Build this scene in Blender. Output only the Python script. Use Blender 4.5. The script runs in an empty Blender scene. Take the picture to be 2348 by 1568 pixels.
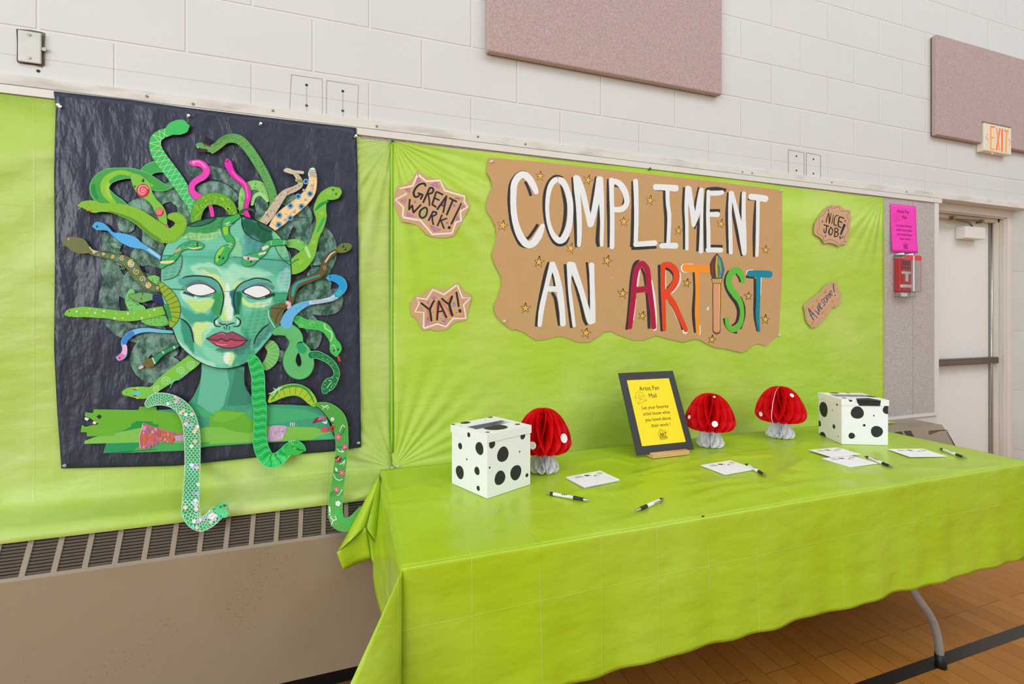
import bpy, bmesh, math, random
import numpy as np
from mathutils import Vector, Matrix
rnd = random.Random(7)
R = math.radians

# ------------------------------------------------------------------ camera
PHI = R(19.05); FPX = 1100.0; CX = 1174.0; CY = 725.0; DW = 1.94; H = 1.312
scene = bpy.context.scene
cam_d = bpy.data.cameras.new('camera'); cam = bpy.data.objects.new('camera', cam_d)
scene.collection.objects.link(cam); scene.camera = cam
cam.location = (0, -DW, H); cam.rotation_euler = (R(90), 0, -PHI)
cam_d.sensor_width = 36; cam_d.lens = FPX / 2348 * 36
cam_d.shift_y = -(784 - CY) / 2348; cam_d.clip_start = 0.02

# ------------------------------------------------------------------ light
scene.view_settings.view_transform = 'Standard'; scene.view_settings.look = 'None'
scene.view_settings.exposure = 0.0; scene.view_settings.gamma = 1.0
scene.view_settings.use_curve_mapping = False
try: scene.cycles.use_denoising = True
except Exception: pass
world = bpy.data.worlds.new('world'); scene.world = world; world.use_nodes = True
wb = world.node_tree.nodes['Background']
wb.inputs[0].default_value = (0.91, 0.955, 1.0, 1); wb.inputs[1].default_value = 0.60
def area(name, loc, rot, sx, sy, power, col):
    l = bpy.data.lights.new(name, 'AREA'); l.shape = 'RECTANGLE'; l.size = sx; l.size_y = sy
    l.energy = power; l.color = col
    o = bpy.data.objects.new(name, l); scene.collection.objects.link(o)
    o.location = loc; o.rotation_euler = rot
    return o
def aim(p, q): return (Vector(q) - Vector(p)).to_track_quat('-Z', 'Y').to_euler()
area('window_light', (-5.6, -4.6, 2.7), aim((-5.6, -4.6, 2.7), (1.2, -.6, .9)), 4.5, 2.6, 280, (0.93, 0.97, 1.0))
area('ceiling_light', (1.0, -3.6, 5.6), (R(14), 0, 0), 6.0, 2.5, 82, (1.0, 0.99, 0.965))
area('ceiling_light_far', (5.5, -4.6, 5.6), (R(22), 0, R(5)), 4.5, 3.0, 118, (1.0, 0.99, 0.965))

# ------------------------------------------------------------------ helpers
def lin(c):
    out = []
    for v in c[:3]:
        v = v / 255.0
        out.append(v / 12.92 if v <= 0.04045 else ((v + 0.055) / 1.055) ** 2.4)
    return (out[0], out[1], out[2], 1.0)

def den(px): return FPX * math.cos(PHI) - (px - CX) * math.sin(PHI)
def ray(px, py):
    u = px - CX
    return Vector((FPX * math.sin(PHI) + u * math.cos(PHI), den(px), CY - py))
CAM = Vector((0, -DW, H))
def atD(px, py, D):
    r = ray(px, py); return CAM + r * (D / r.y)
def onZ(px, py, z=0.737):
    r = ray(px, py); return CAM + r * ((z - H) / r.z)
def plane(p0, n):
    p0 = Vector(p0); n = Vector(n).normalized()
    if (CAM - p0).dot(n) < 0: n = -n
    def f(px, py, off=0.0):
        r = ray(px, py); p = p0 + n * off
        t = (p - CAM).dot(n) / r.dot(n)
        return CAM + r * t
    return f
def dsurf(r):          # distance of the hung sheets from the camera line: wall, then over the heater
    if r < 0.300: return 1.93
    if r < 0.346: return 1.93 + (r - 0.300) / 0.046 * (1.755 - 1.93)
    return 3.7604 / (1.79 + r) - 0.006
def dhang(r):          # stiff paper hanging from the wall and leaning out over the heater lip
    if r < .262: return 1.93
    t = min(1, (r - .262)/.084); t = t*t*(3 - 2*t)
    return min(1.93 - .187*t, 3.7604 / (1.79 + r) - 0.012) if r > .346 else 1.93 - .187*t
def W(px, py, d=0.0):
    r = (py - CY) / den(px)
    return atD(px, py, min(DW, dhang(r) + 0.010) - d)

def pts(s, crop=None):
    out = []
    for t in s.split():
        v = [float(a) for a in t.split(',')]
        if crop:
            v[0] = crop[0] + v[0] / crop[2]; v[1] = crop[1] + v[1] / crop[2]
            if len(v) > 2: v[2] = v[2] / crop[2]
        out.append(tuple(v))
    return out
def catmull(P, closed=False, n=5):
    P = [np.array(p, float) for p in P]; N = len(P); out = []
    rng = range(N if closed else N - 1)
    for i in rng:
        if closed: p0, p1, p2, p3 = P[(i-1) % N], P[i], P[(i+1) % N], P[(i+2) % N]
        else: p0, p1, p2, p3 = P[max(i-1, 0)], P[i], P[i+1], P[min(i+2, N-1)]
        for k in range(n):
            t = k / n
            out.append(0.5 * ((2*p1) + (p2-p0)*t + (2*p0-5*p1+4*p2-p3)*t*t + (3*p1-p0-3*p2+p3)*t**3))
    if not closed: out.append(P[-1])
    return out
def rib(P, n=5):
    S = catmull(P, False, n); out = []
    for i, s in enumerate(S):
        a = S[max(i-1, 0)]; b = S[min(i+1, len(S)-1)]
        t = (b - a)[:2]; l = math.hypot(*t) or 1; t = t / l
        out.append((s[0], s[1], max(s[2], 1e-6), t[0], t[1]))
    return out

class Art:
    """painted / cut paper shapes laid flat on a surface, one mesh, colour per face"""
    def __init__(self, mp=W, base=0.014, step=0.00012):
        self.mp = mp; self.d = base; self.step = step
        self.V = []; self.F = []; self.C = []
    def lift(self, k=1): self.d += self.step * k
    def face(self, P, col, d=None):
        d = self.d if d is None else d; b = len(self.V)
        for p in P: self.V.append(self.mp(p[0], p[1], d))
        self.F.append(list(range(b, b + len(P)))); self.C.append(lin(col))
    def poly(self, P, col, smooth=False, thick=0.0):
        if smooth: P = catmull(P, True, 4)
        P = [(p[0], p[1]) for p in P]
        A = sum(P[i][0]*P[(i+1) % len(P)][1] - P[(i+1) % len(P)][0]*P[i][1] for i in range(len(P)))
        if A > 0: P = P[::-1]
        self.lift(); self.face(P, col)
        if thick:
            for i in range(len(P)):
                a, b = P[i], P[(i+1) % len(P)]; k = len(self.V)
                self.V += [self.mp(a[0], a[1], self.d), self.mp(a[0], a[1], self.d - thick),
                           self.mp(b[0], b[1], self.d - thick), self.mp(b[0], b[1], self.d)]
                self.F.append([k, k+1, k+2, k+3]); self.C.append(lin(tuple(c * .8 for c in col)))
    def stroke(self, P, col, n=5, thick=0.0, cap=True, lift=True, jag=0.0, nw=1):
        if lift: self.lift()
        S = rib(P, n); L = []; Rr = []
        for (x, y, w, tx, ty) in S:
            j = 1 + rnd.uniform(-jag, jag)
            L.append((x - ty*w/2*j, y + tx*w/2*j)); Rr.append((x + ty*w/2, y - tx*w/2))
        if cap and math.hypot(S[0][0]-S[-1][0], S[0][1]-S[-1][1]) > 1e-6:
            for idx, sgn in ((0, -1), (-1, 1)):
                x, y, w, tx, ty = S[idx]
                m = (x + sgn*tx*w*0.35, y + sgn*ty*w*0.35)
                a = (x + sgn*tx*w*0.26 - ty*w*.32, y + sgn*ty*w*0.26 + tx*w*.32)
                b = (x + sgn*tx*w*0.26 + ty*w*.32, y + sgn*ty*w*0.26 - tx*w*.32)
                if idx == 0: L = [m, a] + L; Rr = [m, b] + Rr
                else: L = L + [a, m]; Rr = Rr + [b, m]
        base = len(self.V); c = lin(col)
        for a, b in zip(L, Rr):
            for q in range(nw + 1):
                u = q/nw; self.V.append(self.mp(a[0] + (b[0]-a[0])*u, a[1] + (b[1]-a[1])*u, self.d))
        for i in range(len(L) - 1):
            for q in range(nw):
                k = base + (nw+1)*i + q; self.F.append([k, k+nw+1, k+nw+2, k+1]); self.C.append(c)
        if thick:
            b2 = len(self.V); dk = lin(tuple(v * .75 for v in col))
            for a, b in zip(L, Rr):
                self.V.append(self.mp(a[0], a[1], self.d - thick)); self.V.append(self.mp(b[0], b[1], self.d - thick))
            for i in range(len(L) - 1):
                k = base + (nw+1)*i; q = b2 + 2*i
                self.F.append([k, q, q+2, k+nw+1]); self.F.append([k+nw, k+2*nw+1, q+3, q+1]); self.C += [dk, dk]
        return S
    def dot(self, x, y, rx, col, ry=None, ang=0, n=12, lift=False):
        if lift: self.lift()
        ry = ry or rx; ca, sa = math.cos(ang), math.sin(ang)
        P = []
        for i in range(n):
            t = -2*math.pi*i/n; a, b = rx*math.cos(t), ry*math.sin(t)
            P.append((x + a*ca - b*sa, y + a*sa + b*ca))
        self.face(P, col)
    def build(self, name, mat, parent=None):
        me = bpy.data.meshes.new(name)
        org = parent_loc(parent)
        me.from_pydata([tuple(v - org) for v in self.V], [], self.F)
        at = me.color_attributes.new('Col', 'FLOAT_COLOR', 'CORNER')
        buf = []
        for f, c in zip(self.F, self.C): buf += list(c) * len(f)
        at.data.foreach_set('color', buf)
        me.materials.append(mat)
        return link(name, me, parent)

def parent_loc(p):
    v = Vector((0, 0, 0))
    while p is not None: v += Vector(p.location); p = p.parent
    return v
def link(name, me, parent=None):
    o = bpy.data.objects.new(name, me); scene.collection.objects.link(o)
    if parent is not None: o.parent = parent
    return o
def tag(o, label=None, cat=None, group=None, kind=None):
    if label: o['label'] = label
    if cat: o['category'] = cat
    if group: o['group'] = group
    if kind: o['kind'] = kind
    return o
def thing(name, label, cat, loc=(0, 0, 0), group=None):
    o = bpy.data.objects.new(name, None); scene.collection.objects.link(o)
    o.location = loc; o.empty_display_size = .05
    return tag(o, label, cat, group)

class MB:
    def __init__(self): self.V = []; self.F = []; self.M = []; self.S = []
    def quad(self, a, b, c, d, m=0): 
        k = len(self.V); self.V += [Vector(a), Vector(b), Vector(c), Vector(d)]; self.F.append([k, k+1, k+2, k+3]); self.M.append(m); self.S.append(False)
    def box(self, x0, x1, y0, y1, z0, z1, m=0, mat=None):
        P = [Vector(p) for p in ((x0,y0,z0),(x1,y0,z0),(x1,y1,z0),(x0,y1,z0),(x0,y0,z1),(x1,y0,z1),(x1,y1,z1),(x0,y1,z1))]
        if mat is not None: P = [mat @ p for p in P]
        k = len(self.V); self.V += P
        for f in ((0,3,2,1),(4,5,6,7),(0,1,5,4),(1,2,6,5),(2,3,7,6),(3,0,4,7)):
            self.F.append([k+i for i in f]); self.M.append(m); self.S.append(False)
    def grid(self, G, m=0, smooth=True, closed_u=False):
        k = len(self.V); nu = len(G); nv = len(G[0])
        for row in G: self.V += [Vector(p) for p in row]
        for i in range(nu if closed_u else nu - 1):
            for j in range(nv - 1):
                a = k + i*nv + j; b = k + ((i+1) % nu)*nv + j
                self.F.append([a, b, b+1, a+1]); self.M.append(m); self.S.append(smooth)
    def prism(self, P, axis_vec, m=0):
        """polygon P (3D points) extruded by axis_vec"""
        k = len(self.V); n = len(P); av = Vector(axis_vec)
        self.V += [Vector(p) for p in P] + [Vector(p) + av for p in P]
        self.F.append([k+i for i in range(n)][::-1]); self.F.append([k+n+i for i in range(n)])
        self.M += [m, m]; self.S += [False, False]
        for i in range(n):
            j = (i+1) % n; self.F.append([k+i, k+j, k+n+j, k+n+i]); self.M.append(m); self.S.append(False)
    def tube(self, P, r, m=0, seg=16, caps=True):
        P = [Vector(p) for p in P]; rr = r if isinstance(r, (list, tuple)) else [r]*len(P)
        G = []; up = Vector((0.13, 0.2, 1)).normalized()
        for i, p in enumerate(P):
            t = (P[min(i+1, len(P)-1)] - P[max(i-1, 0)]).normalized()
            a = t.cross(up)
            if a.length < 1e-3: a = t.cross(Vector((1, 0, 0)))
            a.normalize(); b = t.cross(a)
            G.append([p + (a*math.cos(2*math.pi*j/seg) + b*math.sin(2*math.pi*j/seg))*rr[i] for j in range(seg)] )
        k = len(self.V)
        for row in G: self.V += row
        for i in range(len(G)-1):
            for j in range(seg):
                j2 = (j+1) % seg
                self.F.append([k+i*seg+j, k+i*seg+j2, k+(i+1)*seg+j2, k+(i+1)*seg+j]); self.M.append(m); self.S.append(True)
        if caps:
            self.F.append([k+j for j in range(seg)][::-1]); self.F.append([k+(len(G)-1)*seg+j for j in range(seg)])
            self.M += [m, m]; self.S += [False, False]
    def build(self, name, mats, parent=None, bevel=0, solid=0, seg=2, xf=None):
        me = bpy.data.meshes.new(name); org = parent_loc(parent)
        V = [ (xf @ v if xf is not None else v) - org for v in self.V]
        me.from_pydata([tuple(v) for v in V], [], self.F)
        if not isinstance(mats, (list, tuple)): mats = [mats]
        for mm in mats: me.materials.append(mm)
        me.polygons.foreach_set('material_index', self.M); me.polygons.foreach_set('use_smooth', self.S)
        o = link(name, me, parent)
        if bevel:
            b = o.modifiers.new('bevel', 'BEVEL'); b.width = bevel; b.segments = seg; b.limit_method = 'ANGLE'
        if solid:
            b = o.modifiers.new('solid', 'SOLIDIFY'); b.thickness = solid
        return o

# ------------------------------------------------------------------ materials
def newmat(name):
    m = bpy.data.materials.new(name); m.use_nodes = True
    nt = m.node_tree; return m, nt, nt.nodes['Principled BSDF'], nt.nodes['Material Output']
def N(nt, typ, **kw):
    n = nt.nodes.new(typ)
    for k, v in kw.items():
        if k.startswith('i_'): n.inputs[int(k[2:]) if k[2:].isdigit() else k[2:].replace('_', ' ')].default_value = v
        else: setattr(n, k, v)
    return n
def L(nt, a, b): nt.links.new(a, b)
def noise(nt, scale, detail=3, vec=None, rough=.5, sc=None):
    n = N(nt, 'ShaderNodeTexNoise'); n.inputs['Scale'].default_value = scale
    n.inputs['Detail'].default_value = detail; n.inputs['Roughness'].default_value = rough
    tc = N(nt, 'ShaderNodeTexCoord'); src = tc.outputs['Object']
    if vec is not None: src = vec
    if sc is not None:
        mp = N(nt, 'ShaderNodeMapping'); mp.inputs['Scale'].default_value = sc
        L(nt, src, mp.inputs[0]); src = mp.outputs[0]
    L(nt, src, n.inputs['Vector']); return n.outputs['Fac']
def mixc(nt, fac, a, b, mode='MIX'):
    n = N(nt, 'ShaderNodeMix', data_type='RGBA', blend_type=mode)
    if isinstance(fac, (int, float)): n.inputs[0].default_value = fac
    else: L(nt, fac, n.inputs[0])
    for i, v in ((6, a), (7, b)):
        if isinstance(v, tuple): n.inputs[i].default_value = v
        else: L(nt, v, n.inputs[i])
    return n.outputs[2]
def mth(nt, op, a, b=None, c=None):
    n = N(nt, 'ShaderNodeMath', operation=op)
    for i, v in enumerate((a, b, c)):
        if v is None: continue
        if isinstance(v, (int, float)): n.inputs[i].default_value = v
        else: L(nt, v, n.inputs[i])
    return n.outputs[0]
def ramp(nt, fac, stops):
    n = N(nt, 'ShaderNodeValToRGB'); e = n.color_ramp.elements
    while len(e) > 1: e.remove(e[-1])
    e[0].position = stops[0][0]; e[0].color = stops[0][1]
    for p, c in stops[1:]:
        x = e.new(p); x.color = c
    L(nt, fac, n.inputs[0]); return n.outputs[0]
def bump(nt, bs, height, strength, dist=0.01):
    b = N(nt, 'ShaderNodeBump'); b.inputs['Strength'].default_value = strength; b.inputs['Distance'].default_value = dist
    L(nt, height, b.inputs['Height']); L(nt, b.outputs[0], bs.inputs['Normal']); return b
def g(v): return (v, v, v, 1)
def simple(name, col, rough=.5, metal=0, spec=None, nz=0.06, nscale=8, bmp=0, bscale=200, emit=0, coat=0):
    m, nt, bs, out = newmat(name); c = lin(col)
    f = noise(nt, nscale, 4)
    a = tuple(min(1, v*(1+nz)) for v in c[:3]) + (1,); b = tuple(v*(1-nz) for v in c[:3]) + (1,)
    L(nt, mixc(nt, f, b, a), bs.inputs['Base Color'])
    bs.inputs['Roughness'].default_value = rough; bs.inputs['Metallic'].default_value = metal
    if spec is not None: bs.inputs['Specular IOR Level'].default_value = spec
    if bmp: bump(nt, bs, noise(nt, bscale, 3), bmp, .002)
    if emit:
        bs.inputs['Emission Color'].default_value = c; bs.inputs['Emission Strength'].default_value = emit
    return m

def attr_mat(name, rough=.55, nz=.10, scale=60, strx=(1, 1, 1), bmp=.15, bscale=40, spec=.3):
    m, nt, bs, out = newmat(name)
    at = N(nt, 'ShaderNodeAttribute'); at.attribute_name = 'Col'
    f = noise(nt, scale, 5, rough=.65, sc=strx)
    v = mth(nt, 'MULTIPLY_ADD', f, 2*nz, 1-nz)
    cc = N(nt, 'ShaderNodeCombineColor'); [L(nt, v, cc.inputs[i]) for i in range(3)]
    L(nt, mixc(nt, 1.0, at.outputs['Color'], cc.outputs[0], 'MULTIPLY'), bs.inputs['Base Color'])
    bs.inputs['Roughness'].default_value = rough; bs.inputs['Specular IOR Level'].default_value = spec
    if bmp: bump(nt, bs, noise(nt, bscale, 4), bmp, .004)
    return m
M_PAINT = attr_mat('painted_paper', nz=.09, scale=90, strx=(1, 1, 2.5))
M_FACE = attr_mat('painted_face', nz=.13, scale=140, strx=(.5, 1, 3.0), rough=.5)
M_INK = attr_mat('ink', nz=.03, bmp=0, rough=.6)
M_KRAFT = attr_mat('kraft_paper', nz=.05, scale=14, bmp=.6, bscale=7, rough=.75, spec=.2)
M_CARD = attr_mat('card', nz=.02, bmp=0, rough=.45)

def crinkle_mat():
    m, nt, bs, out = newmat('crinkled_green_paper')
    at = N(nt, 'ShaderNodeAttribute'); at.attribute_name = 'Col'
    f = noise(nt, 26, 6, rough=.65, sc=(1.6, 1, .9))
    dk = mixc(nt, .72, at.outputs['Color'], (0.003, 0.045, 0.028, 1)); lt = mixc(nt, .30, at.outputs['Color'], (0.45, .62, .55, 1))
    f2 = ramp(nt, f, [(.42, g(0)), (.60, g(1))])
    L(nt, mixc(nt, f2, dk, lt), bs.inputs['Base Color'])
    bs.inputs['Roughness'].default_value = .42
    bump(nt, bs, noise(nt, 30, 5), .6, .012); return m
M_CRINKLE = crinkle_mat()

def poster_mat():
    m, nt, bs, out = newmat('black_poster_paper')
    f = noise(nt, 6, 5, rough=.6)
    L(nt, mixc(nt, f, lin((30, 34, 50)), lin((52, 58, 80))), bs.inputs['Base Color'])
    bs.inputs['Roughness'].default_value = .40; bs.inputs['Specular IOR Level'].default_value = .5
    n1 = noise(nt, 7, 4, rough=.5, sc=(1.7, 1, .7))
    w = N(nt, 'ShaderNodeTexNoise'); w.noise_type = 'RIDGED_MULTIFRACTAL'; w.inputs['Scale'].default_value = 3.2; w.inputs['Detail'].default_value = 3
    w.inputs['Distortion'].default_value = .5
    tc = N(nt, 'ShaderNodeTexCoord'); L(nt, tc.outputs['Object'], w.inputs['Vector'])
    h = mth(nt, 'ADD', n1, mth(nt, 'MULTIPLY', w.outputs['Fac'], .12))
    h = mth(nt, 'ADD', h, mth(nt, 'MULTIPLY', noise(nt, 22, 3), .10)); bump(nt, bs, h, .6, .04); return m
M_POSTER = poster_mat()

def plastic_mat(name, base, pale, deep, transp=.1, gx=.174, gx0=0.0, gz=.30, gz0=0.0, horiz=False, rough=.42, wrinkle=.35, pinned=None):
    """thin plastic table cover: fold creases on a grid, slight see-through"""
    m, nt, bs, out = newmat(name)
    tc = N(nt, 'ShaderNodeTexCoord'); sx = N(nt, 'ShaderNodeSeparateXYZ'); L(nt, tc.outputs['Object'], sx.inputs[0])
    def crease(coord, step, off, w):
        a = mth(nt, 'FRACT', mth(nt, 'DIVIDE', mth(nt, 'ADD', coord, 50*step - off), step))
        d = mth(nt, 'ABSOLUTE', mth(nt, 'SUBTRACT', a, .5))
        d = mth(nt, 'MULTIPLY', mth(nt, 'SUBTRACT', .5, d), step)
        return mth(nt, 'SUBTRACT', 1.0, mth(nt, 'MINIMUM', mth(nt, 'DIVIDE', d, w), 1.0))
    wob = noise(nt, 3, 2); cxx = mth(nt, 'ADD', sx.outputs[0], mth(nt, 'MULTIPLY', wob, .006))
    second = mth(nt, 'ADD', sx.outputs[1], sx.outputs[2]) if horiz else sx.outputs[2]
    c1 = crease(cxx, gx, gx0, .0024); c2 = crease(mth(nt, 'ADD', second, mth(nt, 'MULTIPLY', wob, .01)), gz, gz0, .0022)
    cr = mth(nt, 'MAXIMUM', c1, mth(nt, 'MULTIPLY', c2, .7))
    f = ramp(nt, noise(nt, 2.2, 4, rough=.55, sc=(1, 1, 1.3)), [(.40, g(0)), (.68, g(1))])
    fine = noise(nt, 45, 4)
    f = mth(nt, 'MULTIPLY', f, mth(nt, 'MULTIPLY_ADD', fine, .8, .45))
    col = mixc(nt, f, lin(base), lin(pale))
    deepf = ramp(nt, noise(nt, 1.6, 3, sc=(1.3, 1, .8)), [(.48, g(0)), (.75, g(1))])
    col = mixc(nt, mth(nt, 'MULTIPLY', deepf, .55), col, lin(deep))
    brk = ramp(nt, noise(nt, 4, 2), [(.38, g(0)), (.6, g(1))])
    col = mixc(nt, mth(nt, 'MULTIPLY', mth(nt, 'MULTIPLY', cr, .38), brk), col, (.72, .86, .32, 1))
    L(nt, col, bs.inputs['Base Color'])
    bs.inputs['Roughness'].default_value = rough; bs.inputs['Specular IOR Level'].default_value = .5
    wr = noise(nt, 5.5, 4, rough=.45, sc=(1, 1, 2.0))
    h = mth(nt, 'ADD', mth(nt, 'MULTIPLY', cr, .05), wr)
    if pinned:
        for (px_, pz_, reach, k) in pinned:
            dx = mth(nt, 'SUBTRACT', sx.outputs[0], px_); dz = mth(nt, 'SUBTRACT', sx.outputs[2], pz_)
            ang = mth(nt, 'ARCTAN2', dx, dz)
            r_ = mth(nt, 'SQRT', mth(nt, 'ADD', mth(nt, 'MULTIPLY', dx, dx), mth(nt, 'MULTIPLY', dz, dz)))
            fall = mth(nt, 'MAXIMUM', mth(nt, 'SUBTRACT', 1.0, mth(nt, 'DIVIDE', r_, reach)), 0.0)
            s = mth(nt, 'SINE', mth(nt, 'MULTIPLY', ang, k))
            s = mth(nt, 'ADD', s, mth(nt, 'SINE', mth(nt, 'MULTIPLY_ADD', ang, k*.37, 1.0)))
            h = mth(nt, 'ADD', h, mth(nt, 'MULTIPLY', mth(nt, 'MULTIPLY', s, fall), mth(nt, 'MULTIPLY', r_, 1.3)))
    bump(nt, bs, h, .55, .022)
    tl = N(nt, 'ShaderNodeBsdfTranslucent'); L(nt, col, tl.inputs[0])
    tr = N(nt, 'ShaderNodeBsdfTransparent'); tr.inputs[0].default_value = (.75, .9, .35, 1)
    m1 = N(nt, 'ShaderNodeMixShader'); m1.inputs[0].default_value = .12; L(nt, bs.outputs[0], m1.inputs[1]); L(nt, tl.outputs[0], m1.inputs[2])
    m2 = N(nt, 'ShaderNodeMixShader'); m2.inputs[0].default_value = transp; L(nt, m1.outputs[0], m2.inputs[1]); L(nt, tr.outputs[0], m2.inputs[2])
    L(nt, m2.outputs[0], out.inputs['Surface'])
    return m

M_WHITE = simple('white_paint', (224, 220, 212), .45, nz=.03, nscale=30)
M_STEEL = simple('brushed_steel', (190, 190, 186), .32, 1.0, nz=.15, nscale=60)
M_DARK = simple('black_rubber', (22, 22, 26), .5)
M_BLACKP = simple('black_plastic', (34, 34, 36), .4)
M_WHITEP = simple('white_card', (251, 250, 254), .5, nz=.015)
M_INKB = simple('black_ink', (46, 46, 46), .6, nz=.1)
M_CHROME = simple('pin_metal', (205, 205, 205), .18, 1.0)
M_GREENPIN = simple('green_pin_plastic', (10, 110, 60), .25)
M_CLEARPIN = simple('clear_pin_plastic', (220, 222, 215), .12)

# ================================================================== the room
def wall_mat():
    m, nt, bs, out = newmat('painted_block')
    tc = N(nt, 'ShaderNodeTexCoord'); sx = N(nt, 'ShaderNodeSeparateXYZ'); L(nt, tc.outputs['Object'], sx.inputs[0])
    cb = N(nt, 'ShaderNodeCombineXYZ')
    L(nt, mth(nt, 'ADD', sx.outputs[0], .117 + 12*.4064), cb.inputs[0]); L(nt, mth(nt, 'ADD', sx.outputs[2], .0112), cb.inputs[1])
    br = N(nt, 'ShaderNodeTexBrick', offset=.5, offset_frequency=2)
    for k, v in (('Scale', 1.0), ('Mortar Size', .0065), ('Mortar Smooth', .6), ('Brick Width', .4064), ('Row Height', .2032), ('Bias', 0.0)):
        br.inputs[k].default_value = v
    L(nt, cb.outputs[0], br.inputs['Vector'])
    base = mixc(nt, noise(nt, 3, 5), lin((212, 211, 207)), lin((222, 221, 218)))
    sp = ramp(nt, noise(nt, 75, 3, rough=.7), [(.70, g(0)), (.78, g(1))])
    sp2 = mth(nt, 'MULTIPLY', sp, ramp(nt, noise(nt, 2.5, 3), [(.45, g(0)), (.65, g(.55))]))
    base = mixc(nt, sp2, base, lin((160, 148, 130)))
    base = mixc(nt, mth(nt, 'MULTIPLY', br.outputs['Fac'], .30), base, lin((238, 235, 229)))
    # pencil line along the wall above the timber
    ln = mth(nt, 'LESS_THAN', mth(nt, 'ABSOLUTE', mth(nt, 'SUBTRACT', sx.outputs[2], 2.134)), .0009)
    base = mixc(nt, mth(nt, 'MULTIPLY', ln, .45), base, lin((130, 115, 100)))
    L(nt, base, bs.inputs['Base Color']); bs.inputs['Roughness'].default_value = .6
    h = mth(nt, 'SUBTRACT', mth(nt, 'MULTIPLY', noise(nt, 110, 4, rough=.6), .14), mth(nt, 'MULTIPLY', br.outputs['Fac'], 1.0))
    bump(nt, bs, h, .55, .006); return m
M_WALL = wall_mat()

def wood_floor_mat():
    m, nt, bs, out = newmat('gym_floor_boards')
    tc = N(nt, 'ShaderNodeTexCoord'); sx = N(nt, 'ShaderNodeSeparateXYZ'); L(nt, tc.outputs['Object'], sx.inputs[0])
    cb = N(nt, 'ShaderNodeCombineXYZ'); L(nt, mth(nt, 'ADD', sx.outputs[1], 20.13), cb.inputs[0]); L(nt, mth(nt, 'ADD', sx.outputs[0], 8.263 + .03), cb.inputs[1])
    br = N(nt, 'ShaderNodeTexBrick', offset=.37, offset_frequency=3)
    for k, v in (('Scale', 1.0), ('Mortar Size', .0011), ('Mortar Smooth', .2), ('Brick Width', 1.15), ('Row Height', .0826), ('Bias', 0.0)):
        br.inputs[k].default_value = v
    br.inputs['Color1'].default_value = g(0); br.inputs['Color2'].default_value = g(1)
    L(nt, cb.outputs[0], br.inputs['Vector'])
    c = mixc(nt, br.outputs['Color'], lin((178, 114, 40)), lin((196, 132, 54)))
    gr = noise(nt, 14, 6, rough=.65, sc=(9, .7, 1))
    c = mixc(nt, mth(nt, 'MULTIPLY', gr, .6), c, lin((136, 82, 26)))
    c = mixc(nt, ramp(nt, noise(nt, 1.3, 3), [(.45, g(0)), (.75, g(.5))]), c, lin((176, 118, 60)))
    c = mixc(nt, mth(nt, 'MULTIPLY', br.outputs['Fac'], .8), c, lin((45, 26, 12)))
    L(nt, c, bs.inputs['Base Color']); bs.inputs['Roughness'].default_value = .42; bs.inputs['Specular IOR Level'].default_value = .3
    bump(nt, bs, mth(nt, 'MULTIPLY', br.outputs['Fac'], -1.0), .4, .002); return m
M_FLOOR = wood_floor_mat()

OX0, OX1, OZ1 = 3.44, 4.349, 2.037
b = MB()
b.box(-6, OX0, 0, .30, 0, 5.6); b.box(OX1, 8, 0, .30, 0, 5.6); b.box(OX0, OX1, 0, .30, OZ1, 5.6)
wall = tag(b.build('wall_back', M_WALL), kind='structure')
b = MB(); b.box(-6, 8, -9, .35, -.1, 0); tag(b.build('floor', M_FLOOR), kind='structure')
# bolt holes left in the wall
M_HOLE = simple('dark_hole', (38, 44, 48), .8)
for (x, y) in ((703,195),(703,242),(786,209),(786,254),(1826,358),(1826,391),(1865,365),(1865,398),(88,163)):
    b = MB(); p = atD(x, y, DW)
    b.tube([p + Vector((0, .002, 0)), p + Vector((0, -.0012, 0))], .0048, seg=12)
    b.build('anchor_hole', M_HOLE, wall)
# patched squares
a = Art(lambda x, y, d: atD(x, y, DW - d), .0008)
for q in ("668,171 739,181 739,262 664,252", "749,184 822,195 819,272 748,263", "1808,343 1844,350 1844,405 1808,400", "1849,350 1882,356 1882,412 1849,406"):
    P = pts(q); a.stroke([(p[0], p[1], 1.1) for p in P + [P[0]]], (168, 156, 142), n=1, cap=False)
a.stroke([(703,199,.8),(703,275,.8)], (170,160,146), n=1); a.stroke([(786,213,.8),(786,272,.8)], (170,160,146), n=1)
a.build('patch_marks', M_INK, wall)

def trim_mat():
    m, nt, bs, out = newmat('worn_painted_timber')
    f = ramp(nt, noise(nt, 5, 5, sc=(1, 1, 3)), [(.50, g(0)), (.66, g(.75))])
    f2 = mth(nt, 'MULTIPLY', f, noise(nt, 60, 3, sc=(.25, 1, 4)))
    L(nt, mixc(nt, f2, lin((224, 219, 211)), lin((150, 138, 122))), bs.inputs['Base Color'])
    bs.inputs['Roughness'].default_value = .6; bump(nt, bs, noise(nt, 60, 4, sc=(.2, 1, 4)), .25, .003); return m
M_TRIM = trim_mat(); M_DULL = simple('dull_screw', (150, 146, 138), .5, .3)
b = MB(); b.box(-4, 6.5, -.013, 0, 2.036, 2.070)
tr1 = tag(b.build('trim_1', M_TRIM, bevel=.0015), kind='structure')
for (x, y) in ((337,221),(443,238.6),(625.7,254),(864,289.7),(1095.7,313.5),(1204.7,330.6),(1702,394),(1724.5,397),(1907,418),(2078.7,439.8)):
    p = atD(x, y, DW - .013); b = MB(); b.tube([p, p + Vector((0, -.002, 0))], .0045, seg=12)
    b.box(p.x-.0032, p.x+.0032, p.y-.0024, p.y-.0019, p.z-.0005, p.z+.0005, 1)
    b.build('screw', [M_DULL, M_DARK], tr1)
b = MB(); b.box(-4, OX0 + .02, -.017, 0, 2.006, 2.0325)
tag(b.build('trim_2', M_WHITE, bevel=.001), kind='structure')

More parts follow.
